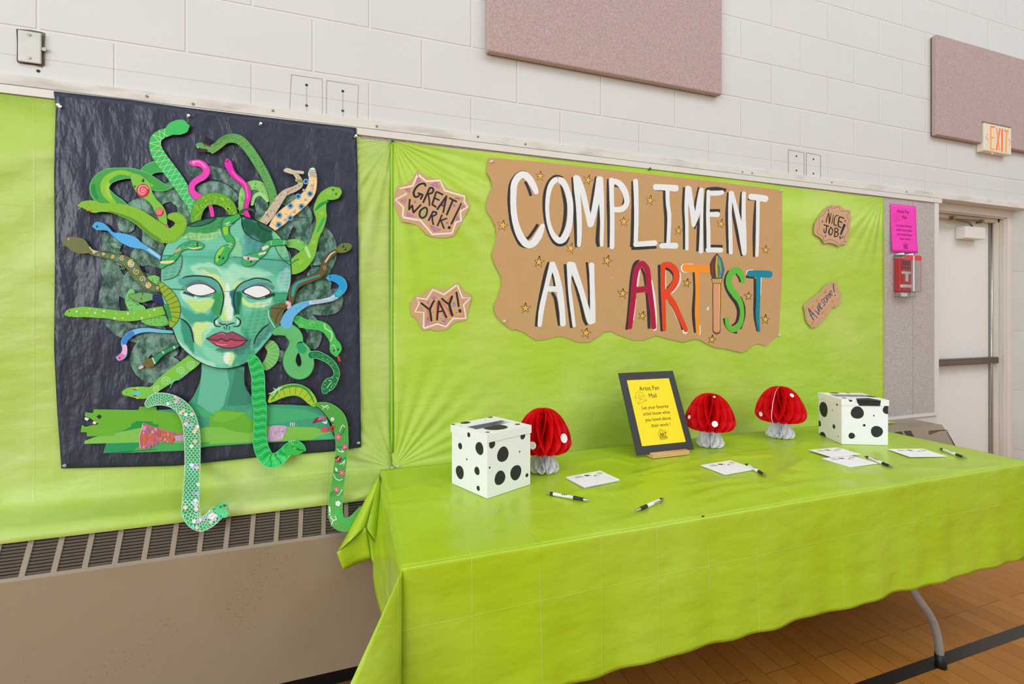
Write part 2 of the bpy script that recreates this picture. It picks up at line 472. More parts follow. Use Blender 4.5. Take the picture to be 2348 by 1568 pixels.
def speckle_mat(name, c1, c2, c3, sc=320, bm=.3):
    m, nt, bs, out = newmat(name)
    f = noise(nt, sc, 2, rough=.5)
    c = mixc(nt, ramp(nt, f, [(.40, g(0)), (.60, g(1))]), lin(c1), lin(c2))
    c = mixc(nt, ramp(nt, noise(nt, sc*.8, 1), [(.64, g(0)), (.70, g(.8))]), c, lin(c3))
    c = mixc(nt, mth(nt, 'MULTIPLY', noise(nt, 3, 4), .25), c, lin(c1))
    L(nt, c, bs.inputs['Base Color']); bs.inputs['Roughness'].default_value = .85; bs.inputs['Specular IOR Level'].default_value = .15
    bump(nt, bs, f, bm, .003); return m
M_TACK = speckle_mat('tack_board_vinyl', (174, 164, 161), (200, 191, 187), (226, 220, 215), 210)
M_FELT = speckle_mat('mauve_felt', (174, 151, 148), (200, 175, 171), (214, 194, 190), 260, .5)

tb = thing('tack_board', 'mauve speckled tack board strip between the green sheet and the door', 'notice board', (0, 0, .7))
b = MB(); b.box(-3.5, 3.400, -.008, -.0006, .722, 2.006); b.build('panel', M_TACK, tb)
b = MB(); b.box(3.400, 3.436, -.013, -.0006, .7055, 2.0058); b.box(-3.5, 3.3998, -.012, -.0006, .7045, .722)
b.build('edge_trim', M_WHITE, tb, bevel=.001).__setitem__('label', 'thin white edge trim')
b = MB(); x_ = atD(2093, 700, 1.932).x; b.box(x_-.0006, x_+.0006, -.0085, -.0078, .724, 2.004); b.build('panel_seam', simple('seam', (120, 108, 106), .9), tb)

# ---- felt covered acoustic panels
def panel_prism(P, y0, y1):
    b = MB(); b.prism([(x, y0, z) for x, z in P], (0, y1 - y0, 0)); return b
t = thing('acoustic_panel', 'large mauve felt acoustic panel high on the wall above the painted banner', 'wall panel', (1.15, 0, 2.41))
panel_prism([(.55, 2.4075), (1.758, 2.4075), (1.758, 3.63), (.55, 3.63)], -.0365, -.006).build('felt_pad', M_FELT, t, bevel=.007, seg=3)
b = MB(); b.box(.556, 1.752, -.006, -.0006, 2.412, 3.62); b.build('backing', simple('panel_backing', (95, 78, 66), .8), t)
t = thing('acoustic_panel', 'mauve felt acoustic panel notched around the lit exit sign', 'wall panel', (4.0, 0, 2.41))
panel_prism([(3.376, 2.411), (3.815, 2.411), (3.815, 2.548), (4.117, 2.548), (4.117, 2.411), (4.6, 2.411), (4.6, 3.02), (3.376, 3.02)], -.0365, -.006).build('felt_pad', M_FELT, t, bevel=.007, seg=3)
panel_prism([(3.382, 2.416), (3.81, 2.416), (3.81, 2.553), (4.122, 2.553), (4.122, 2.416), (4.59, 2.416), (4.59, 3.015), (3.382, 3.015)], -.006, -.0006).build('backing', simple('panel_backing2', (95, 78, 66), .8), t)

# ---- metal cover plate
t = thing('cover_plate', 'small blank metal cover plate screwed to the wall at top left', 'wall plate', tuple(atD(66, 108, DW)))
a = Art(lambda x, y, d: atD(x, y, DW - d), .0006)
a.poly(pts("37,66 70,68 99,74 104,76 102,110 103,150 96,155 78,150 45,146 38,139 39,100"), (120, 112, 98)); a.poly(pts("38,68 94,74 97,150 40,143"), (60, 56, 50))
a.build('rough_cutout', M_INK, t)
b = MB(); p0 = atD(40.3, 68, DW-.012); p1 = atD(94, 74.5, DW-.012); p2 = atD(94, 147.6, DW-.012); p3 = atD(40.3, 138.6, DW-.012)
zb = (p3.z + p2.z)/2; zt = (p0.z + p1.z)/2
b.box(p0.x, p1.x, -.013, -.006, zb, zt); b.box(p0.x+.004, p1.x-.004, -.006, .0, zb+.004, zt-.004)
b.build('plate', simple('dull_zinc', (205, 202, 192), .45, .35, nz=.12, nscale=40), t, bevel=.003)
for z in (zb+.014, zt-.012):
    b = MB(); c = Vector(((p0.x+p1.x)/2, -.013, z)); b.tube([c, c+Vector((0, -.0025, 0))], .0045); b.build('screw', M_STEEL, t)
b = MB(); c = Vector((p1.x+.006, -.004, (zb+zt)/2)); b.tube([c, c+Vector((0, -.006, 0))], .006); b.build('clamp_screw', M_STEEL, t)

# ---- exit sign
M_EXIT = simple('cream_plastic', (232, 226, 204), .45, nz=.02)
t = thing('exit_sign', 'small cream exit sign with glowing orange letters under the felt panel', 'sign', (3.965, 0, 2.36))
b = MB(); b.box(3.822, 4.110, -.042, -.001, 2.364, 2.541); b.build('housing', M_EXIT, t, bevel=.006, seg=3)
M_GLOW = simple('lit_orange', (255, 96, 30), .5, emit=.9); M_GLOW2 = simple('lit_amber', (255, 168, 60), .5, emit=.95)
E = plane((3.9, -.0425, 2.4), (0, 1, 0)); X8 = (2060, 240, 8.153)
class EM:
    pass
def exit_part(name, strokes, mats):
    a = Art(lambda x, y, d: E(x, y, d), .0004)
    for s in strokes: a.stroke(pts(s[0], X8), s[1], n=1, cap=False)
    o = a.build(name, mats, t); return o
def glow_attr():
    m, nt, bs, out = newmat('lit_lettering'); at = N(nt, 'ShaderNodeAttribute'); at.attribute_name = 'Col'
    L(nt, at.outputs['Color'], bs.inputs['Base Color']); L(nt, at.outputs['Color'], bs.inputs['Emission Color']); bs.inputs['Emission Strength'].default_value = .35
    return m
M_LIT = glow_attr(); O1 = (255, 150, 50); O2 = (255, 106, 40); O3 = (250, 120, 90)
exit_part('letter_e', [("1733,395,26 1728,830,26", O1), ("1720,405,28 1806,420,28", O2), ("1725,605,24 1800,618,24", O1), ("1720,820,26 1800,835,26", O1)], M_LIT)
exit_part('letter_x', [("1838,425,26 1890,860,26", O1), ("1900,440,26 1836,850,26", O2)], M_LIT)
exit_part('letter_i', [("1942,450,24 1938,880,24", (250, 80, 40))], M_LIT)
exit_part('letter_t', [("1980,480,30 2062,500,30", O2), ("2025,490,28 2012,895,28", O1)], M_LIT)
exit_part('arrow', [("1688,540,9 1636,600,9 1685,665,9", O3)], M_LIT); exit_part('arrow', [("2060,640,9 2108,705,9 2060,765,9", O3)], M_LIT)
b = MB(); c = atD(2275.5, 353.5, 1.915); c.z = 2.3632; b.tube([c, c - Vector((0, 0, .003))], .004); b.build('indicator_lamp', simple('indicator', (255, 120, 90), .3, emit=2.5), t)

# ---- heater along the foot of the wall
M_HEAT = simple('taupe_enamel', (148, 132, 112), .42, nz=.05, nscale=4, bmp=.08, bscale=150)
def heat_mat():
    m, nt, bs, out = newmat('worn_taupe_enamel')
    c = mixc(nt, noise(nt, 1.2, 3), lin((150, 134, 110)), lin((160, 145, 124)))
    rust = mth(nt, 'MULTIPLY', ramp(nt, noise(nt, 130, 2), [(.60, g(0)), (.68, g(1))]), ramp(nt, noise(nt, 3.2, 3), [(.54, g(0)), (.68, g(.8))]))
    c = mixc(nt, rust, c, lin((112, 84, 48)))
    st = ramp(nt, noise(nt, 1.4, 4), [(.45, g(0)), (.72, g(.55))])
    c = mixc(nt, st, c, lin((126, 102, 64)))
    L(nt, c, bs.inputs['Base Color']); bs.inputs['Roughness'].default_value = .32; return m
M_HEATW = heat_mat(); M_LOUV = simple('louver_brown', (104, 94, 82), .5); M_HDARK = simple('heater_inside', (22, 18, 15), .9)
yD = lambda D: D - DW
ht = thing('heater_cabinet', 'long taupe metal heater cabinet with slotted grille along the wall base', 'heater', (0, -.2, 0))
XL, XS, XE = -2.4, 2.98, 3.17
lipD, lipZ, frD, frZ = 1.760, .702, 1.693, .583
b = MB()
b.quad((XL, -.001, .7045), (XL, yD(lipD), lipZ), (XS, yD(lipD), lipZ), (XS, -.001, .7045))
b.box(XL, XS, yD(frD), yD(frD)+.004, .137, frZ); b.quad((XL, yD(frD), .137), (XS, yD(frD), .137), (XS, 0, .137), (XL, 0, .137))
b.build('cabinet_body', M_HEATW, ht)
# grille: frame bars, louvre blades, dark inside
sv = Vector((0, frD - lipD, frZ - lipZ)); sl = sv.length; su = sv.normalized(); nv = Vector((0, su.z, -su.y)); 
if nv.y > 0: nv = -nv
P0 = Vector((0, yD(lipD), lipZ))
def sp(x, s, o): v = P0 + su*s + nv*o; return Vector((x, v.y, v.z))
b = MB(); b.quad(sp(XL, 0, -.022), sp(XL, sl, -.022), sp(XS, sl, -.022), sp(XS, 0, -.022)); b.build('grille_cavity', M_HDARK, ht)
b = MB()
def bar(x0, x1, s0, s1, o0=-.004, o1=0.0, m=0):
    P = [sp(x0, s0, o1), sp(x1, s0, o1), sp(x1, s1, o1), sp(x0, s1, o1), sp(x0, s0, o0), sp(x1, s0, o0), sp(x1, s1, o0), sp(x0, s1, o0)]
    k = len(b.V); b.V += P
    for f in ((0,3,2,1),(4,5,6,7),(0,1,5,4),(1,2,6,5),(2,3,7,6),(3,0,4,7)): b.F.append([k+i for i in f]); b.M.append(m); b.S.append(False)
s0, s1 = .0105, sl - .0105
bar(XL, XS, 0, s0); bar(XL, XS, s1, sl)
cols = []; x = -.7727 - 22*.0708
while x + .0572 < XS - .02:
    cols.append((x, x+.0572)); bar(x+.0572, x+.0708, s0, s1); x += .0708
bar(XL, cols[0][0], s0, s1); bar(cols[-1][1]+.0136, XS, s0, s1)
b.build('grille_frame', M_HEAT, ht)
b = MB(); nb = 13; pt = (s1 - s0)/nb
for (xa, xb) in cols:
    for k in range(nb):
        s = s0 + pt*k
        A = sp(xa-.0004, s+.0014, -.0005); B = sp(xb+.0004, s+.0014, -.0005); C_ = sp(xb+.0004, s+pt*.86, -.0045); D_ = sp(xa-.0004, s+pt*.86, -.0045)
        b.quad(A, D_, C_, B)
louv = b.build('louvre_blades', M_LOUV, ht)
b = MB()
for P in (((XS+.003, 0, .7045), (XS+.003, yD(lipD), lipZ), (XS+.003, yD(frD), frZ), (XS+.003, yD(frD), .12), (XS+.003, 0, .12)),):
    b.prism(P, (XE-XS-.003, 0, 0))
b.build('end_cap', M_HEATW, ht, bevel=.004)
b = MB(); b.box(XL, XE-.03, yD(1.825), -.02, .0, .137); b.build('toe_kick', simple('black_toe_kick', (14, 14, 16), .35), ht)
cap = plane(sp(0, 0, .0012), nv)
a = Art(lambda x, y, d: cap(x, y, d), .0004); C2 = (2020, 760, 4.9)
a.poly(pts("540,1118 700,1106 545,1160", C2), (96, 76, 58)); a.stroke(pts("540,1118,4 720,1108,8 745,1130,10 830,1280,9", C2), (40, 28, 20), n=2)
a.build('access_cover_outline', M_INK, ht)

# ---- doorway in its shallow recess
M_DOOR = simple('door_paint', (234, 231, 225), .5, nz=.03, nscale=3)
M_FRAME = simple('door_frame_paint', (222, 215, 204), .5, nz=.07, nscale=5)
fy = lambda D: D - DW
b = MB()
b.box(4.289, OX1, fy(2.0), .299, 0, 1.988)
b.box(4.272, 4.289, fy(2.045), fy(2.075), 0, 1.988); b.box(4.281, 4.289, fy(2.012), fy(2.022), 0, 1.988)
b.box(OX0, 4.349, fy(2.0), .299, 1.988, OZ1); b.box(OX0, 4.289, fy(2.012), fy(2.022), 1.980, 1.988); b.box(OX0, 4.289, fy(2.045), fy(2.08), 1.962, 1.988)
b.box(OX0, OX0+.03, fy(2.0), .299, 0, 1.988)
tag(b.build('trim_3', M_FRAME, bevel=.0012), kind='structure')
d1 = tag(bpy.data.objects.new('door_1', None), kind='structure'); scene.collection.objects.link(d1); d1.location = (3.9, fy(2.1), 0)
b = MB(); b.box(OX0+.03, 4.258, fy(2.09), fy(2.135), .008, 1.972); b.build('door_leaf', M_DOOR, d1, bevel=.0015)
b = MB(); b.box(4.2635, 4.283, fy(2.078), fy(2.10), .01, 1.965); b.tube([(4.2665, fy(2.077), .01), (4.2665, fy(2.077), 1.96)], .0065)
for k in range(20): b.box(4.270, 4.276, fy(2.0765), fy(2.0785), .05+k*.098, .056+k*.098, 1)
b.build('hinge', [M_STEEL, M_DARK], d1)
M_BRONZE = simple('bronze_bar', (88, 70, 58), .4)
b = MB(); b.box(OX0+.035, 4.262, fy(2.035), fy(2.075), .988, 1.030); b.build('push_bar', M_BRONZE, d1, bevel=.003)
b = MB(); b.box(OX0+.035, 4.07, fy(2.030), fy(2.036), .993, 1.020); b.build('push_pad', simple('bronze_pad', (100, 80, 66), .4), d1, bevel=.002)
b = MB(); b.box(3.892, 4.106, fy(2.03), fy(2.089), 1.833, 1.914); b.build('door_closer', simple('closer_cover', (232, 228, 220), .35), d1, bevel=.006, seg=3)
M_BRASS = simple('dull_brass', (150, 122, 84), .3, .9, nz=.25, nscale=60)
b = MB(); pa = atD(2184, 500, 2.02); pb = atD(2252, 507, 2.02)
b.tube([pa, pb], .006); b.tube([pa + Vector((0,0,-.006)), atD(2222, 511, 2.04), Vector((4.0, fy(2.05), 1.92))], .005)
b.box(pa.x-.012, pa.x+.012, pa.y-.012, pa.y+.012, pa.z-.012, pa.z+.014); b.box(pb.x-.01, pb.x+.02, pb.y-.004, pb.y+.03, pb.z-.012, pb.z+.012)
b.build('closer_arm', M_BRASS, d1)

# ---- fire alarm station behind a clear cover
t = thing('fire_alarm', 'red fire alarm pull station under a clear cover below the pink flyer', 'fire alarm', (3.1, 0, 1.42))
M_RED = simple('alarm_red', (222, 50, 50), .35, nz=.03)
b = MB(); b.box(3.048, 3.150, -.036, -.0087, 1.452, 1.650); b.build('pull_station', M_RED, t, bevel=.003)
b = MB(); b.box(3.062, 3.136, -.041, -.036, 1.560, 1.574); b.box(3.090, 3.108, -.045, -.037, 1.515, 1.562); b.box(3.052, 3.146, -.0375, -.0355, 1.480, 1.498)
b.build('pull_handle', M_WHITEP, t, bevel=.001)
b = MB(); b.box(3.064, 3.134, -.0372, -.0358, 1.588, 1.602); b.box(3.07, 3.128, -.0372, -.0358, 1.611, 1.634); b.build('label_plate', simple('grey_label', (120, 70, 68), .5), t)
def clear_mat():
    m, nt, bs, out = newmat('clear_polycarbonate')
    gl = N(nt, 'ShaderNodeBsdfGlossy'); gl.inputs['Roughness'].default_value = .06
    tr = N(nt, 'ShaderNodeBsdfTransparent'); tr.inputs[0].default_value = (.975, .975, .975, 1)
    fr = N(nt, 'ShaderNodeFresnel'); fr.inputs[0].default_value = 1.5
    mx = N(nt, 'ShaderNodeMixShader'); L(nt, mth(nt, 'ADD', mth(nt, 'MULTIPLY', fr.outputs[0], .8), .02), mx.inputs[0]); L(nt, tr.outputs[0], mx.inputs[1]); L(nt, gl.outputs[0], mx.inputs[2])
    L(nt, mx.outputs[0], out.inputs['Surface']); return m
M_CLEAR = clear_mat()
b = MB(); b.box(3.030, 3.195, -.062, -.0087, 1.455, 1.668); b.box(3.035, 3.165, -.050, -.0087, 1.425, 1.4549)
b.build('clear_cover', M_CLEAR, t, bevel=.006, seg=3)
b = MB(); b.box(3.048, 3.192, -.0632, -.0624, 1.638, 1.664); b.build('cover_band', M_RED, t)
b = MB(); b.box(3.118, 3.124, -.066, -.0624, 1.458, 1.664); b.tube([(3.05,-.055,1.674),(3.05,-.012,1.674)], .006); b.tube([(3.13,-.055,1.674),(3.13,-.012,1.674)], .006)
b.build('cover_ribs', M_WHITEP, t)

# ---- black court line taped on the floor
b = MB(); b.box(-2, 8, yD(1.1725), yD(1.220), 0, .0006)
tag(b.build('floor_tape', simple('black_tape', (40, 35, 32), .38, nz=.12, nscale=30)), 'black court line running along the wooden floor past the table leg', 'floor line')

# ================================================================== green backdrop sheets
pL = [(-.42, 1.98, .9, 26), (atD(900, 322, 1.93).x, atD(900, 322, 1.93).z, .75, 34), (atD(903, 1073, 1.93).x, .72, .5, 30)]
pR = pL[1:] + [(atD(2022, 450, 1.93).x, atD(2022, 450, 1.93).z, .5, 30)]
M_SHEETL = plastic_mat('lime_plastic_sheet', (192, 222, 92), (222, 236, 156), (188, 224, 76), .10, gx=.174, gx0=-.06, gz=.35, gz0=.965-.35*2, pinned=pL)
M_SHEETR = plastic_mat('lime_plastic_sheet_right', (192, 228, 68), (212, 234, 112), (188, 228, 48), .05, gx=.174, gx0=.02, gz=.35, gz0=.965-.35*2, pinned=pR)
XJ = atD(898, 700, 1.93).x
def sheet(x0, x1, ztop, prof, nx, name, mat, label, amp=.0015, seed=1):
    rr = np.random.RandomState(seed); ph = rr.rand(8)*6.28; fr = rr.rand(8)*14 + 3
    G = []
    for i in range(nx+1):
        x = x0 + (x1-x0)*i/nx; row = []
        for (z, y, k) in prof:
            w = sum(math.sin(fr[j]*x + ph[j]) for j in range(8))*amp/2.8*k
            row.append((x, y - amp*1.2 + w, z if z < 1.9 else ztop(x)))
        G.append(row)
    b = MB(); b.grid(G); o = b.build(name, mat, solid=.0004)
    return tag(o, label, 'plastic sheet', 'green plastic sheets pinned over the tack board')
ztopL = lambda x: 2.0045 + .0012*math.sin(x*2.2) - (.012 if x > XJ - .12 else 0)
ztopR = lambda x: 2.004 - .004*math.sin(x*3) - .004*abs(math.sin(x*5))
profL = [(2.0, -.0105, .3)] + [(2.0 - .1*k, -.011, 1) for k in range(2, 13)] + [(.735, -.014, .8), (.722, -.022, .5), (.716, -.045, .3), (.7105, -.10, .2), (.7085, -.165, .1), (.7045, -.1835, .1), (.697, -.1935, .3)]
zc = .676
profL += [(zc, yD(3.7604/(1.79 + (H-zc)/1.742)) - .012, .6)]
for z in ():
    pass
profR = [(2.0, -.0105, .3)] + [(2.0 - .1*k, -.0115, 1) for k in range(2, 13)] + [(.72, -.0125, .8), (.7115, -.022, .3), (.7085, -.050, .1), (.7082, -.076, .1)]
sheet(-2.2, XJ - .0006, ztopL, profL, 110, 'plastic_sheet', M_SHEETL, 'lime green plastic sheet behind the snake-haired poster, hanging over the heater grille', seed=3)
sheet(XJ + .0006, atD(2025.3, 700, 1.93).x, ztopR, profR, 140, 'plastic_sheet', M_SHEETR, 'lime green plastic sheet behind the painted banner and the covered table', seed=5)
# doubled hem where the two sheets meet
b = MB(); G = [[(XJ + dx, -.0155 - .001*math.sin(z*9), z) for z in [1.985 - .0635*k for k in range(20)]] for dx in (-.0045, .0045)]
b.grid(G)
tag(b.build('sheet_hem', simple('bright_lime_hem', (150, 214, 40), .4), solid=.0006), 'narrow doubled hem of bright lime plastic where two sheets meet', 'plastic hem')

# ================================================================== push pins
def pin(px, py, label, mat=M_CHROME, group='push pins', y=-.017, tilt=(.3, .2)):
    base = atD(px, py, DW + y)
    t = thing('push_pin', label, 'push pin', tuple(base), group)
    ax = Vector((tilt[0], -1, tilt[1])).normalized()
    b = MB(); b.tube([base + ax*k for k in (.0, .0015, .002, .007, .008, .011, .0115)], [.0052, .0056, .0030, .0027, .0046, .0050, .004], seg=14)
    b.build('head', mat, t)
    b = MB(); b.tube([base - ax*.007, base + ax*.001], .0006, seg=6); b.build('point', M_CHROME, t)
for (x, y, l, m, yy) in ((134,244,'silver push pin at the top left corner of the black poster',M_CHROME,-.019),(139,248,'second silver push pin right beside the one at the poster corner',M_CHROME,-.019),
    (432,268,'silver push pin above the lattice-necked green snake head',M_CHROME,-.019),(597,286,'silver push pin in the top edge of the poster above the top-hatted snake',M_CHROME,-.019),
    (814.5,314,'silver push pin at the top right corner of the black poster',M_CHROME,-.019),(149,1067,'silver push pin at the bottom left corner of the black poster',M_CHROME,-.019),
    (821,1015,'silver push pin at the bottom right corner of the black poster',M_CHROME,-.019),(899.5,323,'green push pin at the top of the bright hem between the two sheets',M_GREENPIN,-.017),
    (1487.5,388,'green push pin in the top of the sheet above the banner',M_GREENPIN,-.0125),(1125,372,'clear push pin at the top left corner of the brown banner',M_CLEARPIN,-.017),
    (1155,737,'clear push pin at the lower left edge of the brown banner',M_CLEARPIN,-.017),(1789,438,'clear push pin at the top right corner of the brown banner',M_CLEARPIN,-.017),
    (1785,769,'clear push pin at the lower right edge of the brown banner',M_CLEARPIN,-.017),(897,1072,'clear push pin low on the hem just above the table corner',M_CLEARPIN,-.018),
    (910,1069,'clear push pin beside the hem just above the table corner',M_CLEARPIN,-.0125)):
    pin(x, y, l, m, y=yy)

# ================================================================== folding table and its cloth
ZT = .737; TX0, TX1 = .120, 2.553; TY0, TY1 = yD(1.121), yD(1.858)
t = thing('folding_table', 'folding table with curved grey metal leg under the lime plastic cover', 'table', ((TX0+TX1)/2, (TY0+TY1)/2, 0))
b = MB(); b.box(TX0+.006, TX1-.006, TY0+.006, TY1-.004, ZT-.024, ZT-.0022); b.build('tabletop', simple('grey_laminate', (190, 190, 185), .5), t, bevel=.004)
M_LEG = simple('galvanised_leg', (168, 171, 176), .38, .45, nz=.22, nscale=45)
def leg(xf, sgn, y):
    P = catmull([(xf - sgn*.245, y, .70), (xf - sgn*.22, y, .48), (xf - sgn*.160, y, .325), (xf - sgn*.062, y, .205), (xf - sgn*.022, y, .125), (xf, y, .012)], n=6)
    b = MB(); b.tube([Vector(p) for p in P], .0135); o = b.build('leg', M_LEG, t)
    b = MB(); b.tube([(xf - sgn*.006, y, .052), (xf - sgn*.001, y, .020), (xf, y, 0)], [.0165, .0175, .0185]); b.build('rubber_foot', M_DARK, o)
ky = yD(1.173)
leg(2.103, 1, ky); leg(2.103, 1, yD(1.62)); leg(.40, -1, ky); leg(.40, -1, yD(1.62))
for xb in (2.103-.245, .40+.245):
    b = MB(); b.tube([(xb, ky, .695), (xb, yD(1.62), .695)], .012); b.build('leg_brace', M_LEG, t)

M_CLOTH = plastic_mat('lime_table_cover', (186, 218, 38), (196, 226, 76), (178, 208, 18), .03, gx=.174, gx0=.288, gz=.249, gz0=.024, horiz=True, rough=.27)
# wrinkle ridges across the top, given as lines on the cloth (metres)
def Tp(px, py, z=ZT): return onZ(px, py, z)
ridges = []
for s, h, w in (("1120,1152 1216,1136 1330,1130 1425,1106 1530,1086 1640,1078", .009, .020), ("1430,1098 1560,1062 1660,1040", .008, .022), ("1770,1105 1830,1062 1868,1030", .008, .020),
                ("1640,1052 1760,1044 1868,1030", .008, .018), ("1530,1120 1700,1098 1800,1090", .006, .022), ("1868,1030 1940,1026 2020,1022", .003, .014), ("960,1108 1010,1096", .005, .014),
                ("1560,1150 1650,1120 1760,1108 1840,1085", .006, .020), ("1600,1165 1720,1130 1900,1100", .004, .024), ("1400,1130 1480,1108 1590,1100", .006, .02), ("890,1130 960,1112 1010,1120", .005, .016),
                ("900,1160 1010,1150 1060,1165", .004, .02), ("1900,1085 2000,1090 2100,1072", .004, .02), ("2050,1068 2200,1078 2300,1070", .003, .02), ("1330,1060 1400,1052 1450,1062", .004, .016), ("1700,1040 1790,1030 1850,1012", .006, .014),
                ("1000,1250 1120,1190 1180,1150", .003, .014), ("1380,1210 1480,1180 1600,1150", .003, .02), ("1880,1130 2000,1120 2150,1120", .003, .02)):
    P = [Tp(*p) for p in pts(s)]; ridges.append(([Vector((p.x, p.y)) for p in P], h, w))
def topz(x, y):
    h = 0
    for P, hh, w in ridges:
        d = 9
        for i in range(len(P)-1):
            a, c = P[i], P[i+1]; ab = c - a; t_ = max(0, min(1, (Vector((x, y)) - a).dot(ab)/ab.length_squared))
            d = min(d, (Vector((x, y)) - (a + ab*t_)).length)
        h = max(h, hh*math.exp(-(d/w)**2*1.6))
    h += .0009*math.sin(9*x + 14*y) + .0007*math.sin(23*x - 17*y)
    f = 1
    for (ox, oy, orr) in FLAT:
        f = min(f, max(0, min(1, (math.hypot(x-ox, y-oy) - orr)/.05)))
    return h*f - .0002
FLAT = [(.47, -.40, .15), (2.19, -.30, .15), (.69, -.31, .05), (1.50, -.225, .055), (1.90, -.235, .055), (1.17, -.29, .05), (1.25, -.29, .05), (1.34, -.29, .05), (1.356, -.496, .075), (.815, -.447, .06), (1.75, -.44, .05), (2.2, -.43, .08), (.63, -.53, .04), (1.41, -.61, .04), (.89, -.48, .05), (1.87, -.435, .06)]
DROP = .363
def hem(x): return DROP + .0022*math.sin(x*13) + .0016*math.sin(x*31 + 1)
b = MB()
nx, ny = 150, 46
G = [[(TX0 + (TX1-TX0)*i/nx, TY1 + (TY0-TY1)*j/ny, ZT + (topz(TX0 + (TX1-TX0)*i/nx, TY1 + (TY0-TY1)*j/ny) if 0 < i < nx and 0 < j < ny else 0)) for j in range(ny+1)] for i in range(nx+1)]
b.grid(G)
# rounded roll over the front edge, then the hanging front skirt
XR = TX1 - .10
def front(x, s):
    ef = min(1, max(0, (x - TX0)/.12), max(0, (TX1 - x)/.12))
    flare = ef*.012*s/DROP + ef*(.004*math.sin(17*x)*(s/DROP) + .003*math.sin(41*x+2)*(s/DROP))
    back = 0
    if False: back = ((x - XR)/.10)**2*.02*(.3 + s/DROP)
    r = .006
    if s < r*1.57: a_ = s/r; return (x, TY0 - r*math.sin(a_), ZT - r*(1-math.cos(a_)))
    return (x, TY0 - r - flare + back, ZT - r - (s - r*1.57)*hem(x)/DROP)
G = [[front(TX0 + (TX1-TX0)*i/nx, DROP*j/36 if j > 4 else DROP*j/36) for j in [0, .25, .5, .75] + list(range(1, 37))] for i in range(nx+1)]
b.grid(G)
# left end skirt: pushed out over the heater front at the back
def left(yy, s):
    u = (yy - TY0)/(TY1 - TY0); r = .006
    ln = DROP*(1 - .42*max(0, (u-.40)/.60)) if u > .40 else DROP
    q = s/DROP*ln
    Dm = 1.858 - .125*min(1, q/.012) if q < .022 else min(1.733, 1.76 - (.702 - (ZT - q))/1.79 - .022)
    Dm = max(Dm, 1.664)
    y2 = TY0 + (yy - TY0)*(yD(Dm) - TY0)/(TY1 - TY0)
    out_ = .006*min(1, q/.01)*min(1, u/.06) + .016*min(1, u/.1)*math.sin(u*9+.5)*s/DROP*.6 + .030*(s/DROP)*u
    return (TX0 - out_, y2, ZT - q)
G = [[(lambda p: (p[0], p[1] - (.006 if i == 0 and j else 0), p[2]))(left(TY0 + (TY1-TY0)*i/30, DROP*(j/24)**1.4)) for j in range(25)] for i in range(31)]
b.grid(G)
# right end skirt
def right(i, q):
    yy = TY0 + (TY1-TY0)*i/20; Dm = 1.858 - .125*min(1, q/.012) if q < .022 else max(1.664, min(1.733, 1.76 - (.702 - (ZT - q))/1.79 - .022))
    return (TX1 + .006*min(1, q/.01) + .02*q, TY0 + (yy - TY0)*(yD(Dm) - TY0)/(TY1 - TY0), ZT - q)
G = [[right(i, DROP*(j/20)**1.4) for j in range(21)] for i in range(21)]
b.grid(G)
# pleats at the two front corners: a quarter turn of spare cloth hangs as one double fold
def pleat(cx, cy, d, wdt, sgn):
    G = []; nr = 26; na = 28; d = Vector(d).normalized(); side = Vector((-d.y, d.x, 0))
    for i in range(na+1):
        th = i/na*90; be = R(45 - abs(th-45)); be = be*.98; row = []
        amax = min(DROP/max(math.cos(R(th)), 1e-3), DROP/max(math.sin(R(th)), 1e-3))
        for j in range(nr+1):
            rho = amax*j/nr
            h = rho*math.sin(be); z = ZT - .004 - rho*math.cos(be)
            sep = (th-45)/45
            bulge = wdt*math.sin(math.pi*(th/90)*2)*(rho/.5)
            p = Vector((cx, cy, 0)) + d*h + side*(bulge*sgn)
            row.append((p.x, p.y, z))
        G.append(row)
    b.grid(G)
pleat(TX0, TY0 - .006, (-.74, -.67, 0), .05, -1)
pleat(TX1, TY0 - .006, (.9, -.45, 0), .03, 1)
# back left corner flap swept forward in front of the heater
def flapD(s): return 1.858 - .118*min(1, s/.10) - .105*max(0, (s-.10)/.9)**.6
def fan(A, B, T0, T1, sa, sb, n=14, m=8, bul=0.0, dz=0.0):
    """surface between edge A-B and edge T0-T1, laid over the heater lip and in front of it"""
    G = []
    for i in range(n+1):
        s = i/n; row = []
        for j in range(m+1):
            u = j/m; tx, ty = A[0]+(B[0]-A[0])*u, A[1]+(B[1]-A[1])*u; bx, by = T0[0]+(T1[0]-T0[0])*u, T0[1]+(T1[1]-T0[1])*u
            ss = sa + (sb-sa)*s
            row.append(tuple(atD(tx+(bx-tx)*s, ty+(by-ty)*s, flapD(ss) - dz - bul*math.sin(math.pi*u)*s)))
        G.append(row)
    b.grid(G)
fan((870, 1085), (872, 1085), (772, 1267), (838, 1208), 0, 1, bul=.025)
fan((772, 1267), (838, 1208), (787, 1307), (850, 1279), 1, 1.1, n=5, bul=-.015, dz=.004)
fan((868, 1087), (872, 1088), (838, 1208), (868, 1250), 0, 1, bul=.012, dz=-.004)
fan((838, 1208), (868, 1250), (850, 1279), (872, 1325), 1, 1.15, n=5, bul=.01, dz=-.003)
cloth = b.build('table_cover', M_CLOTH, solid=.0005)
tag(cloth, 'lime green plastic table cover with fold creases hanging to knee height', 'tablecloth')
# small torn spot where a crease meets the front edge
q = Tp(1624, 1191); b = MB(); b.prism([(q.x-.006, TY0-.002, ZT+.0008), (q.x+.001, TY0-.001, ZT+.0008), (q.x+.007, TY0+.003, ZT+.0008), (q.x+.001, TY0+.006, ZT+.0008), (q.x-.004, TY0+.003, ZT+.0008)], (0, 0, .0004)); b.build('torn_spot', simple('torn_shadow', (24, 30, 12), .8), cloth)

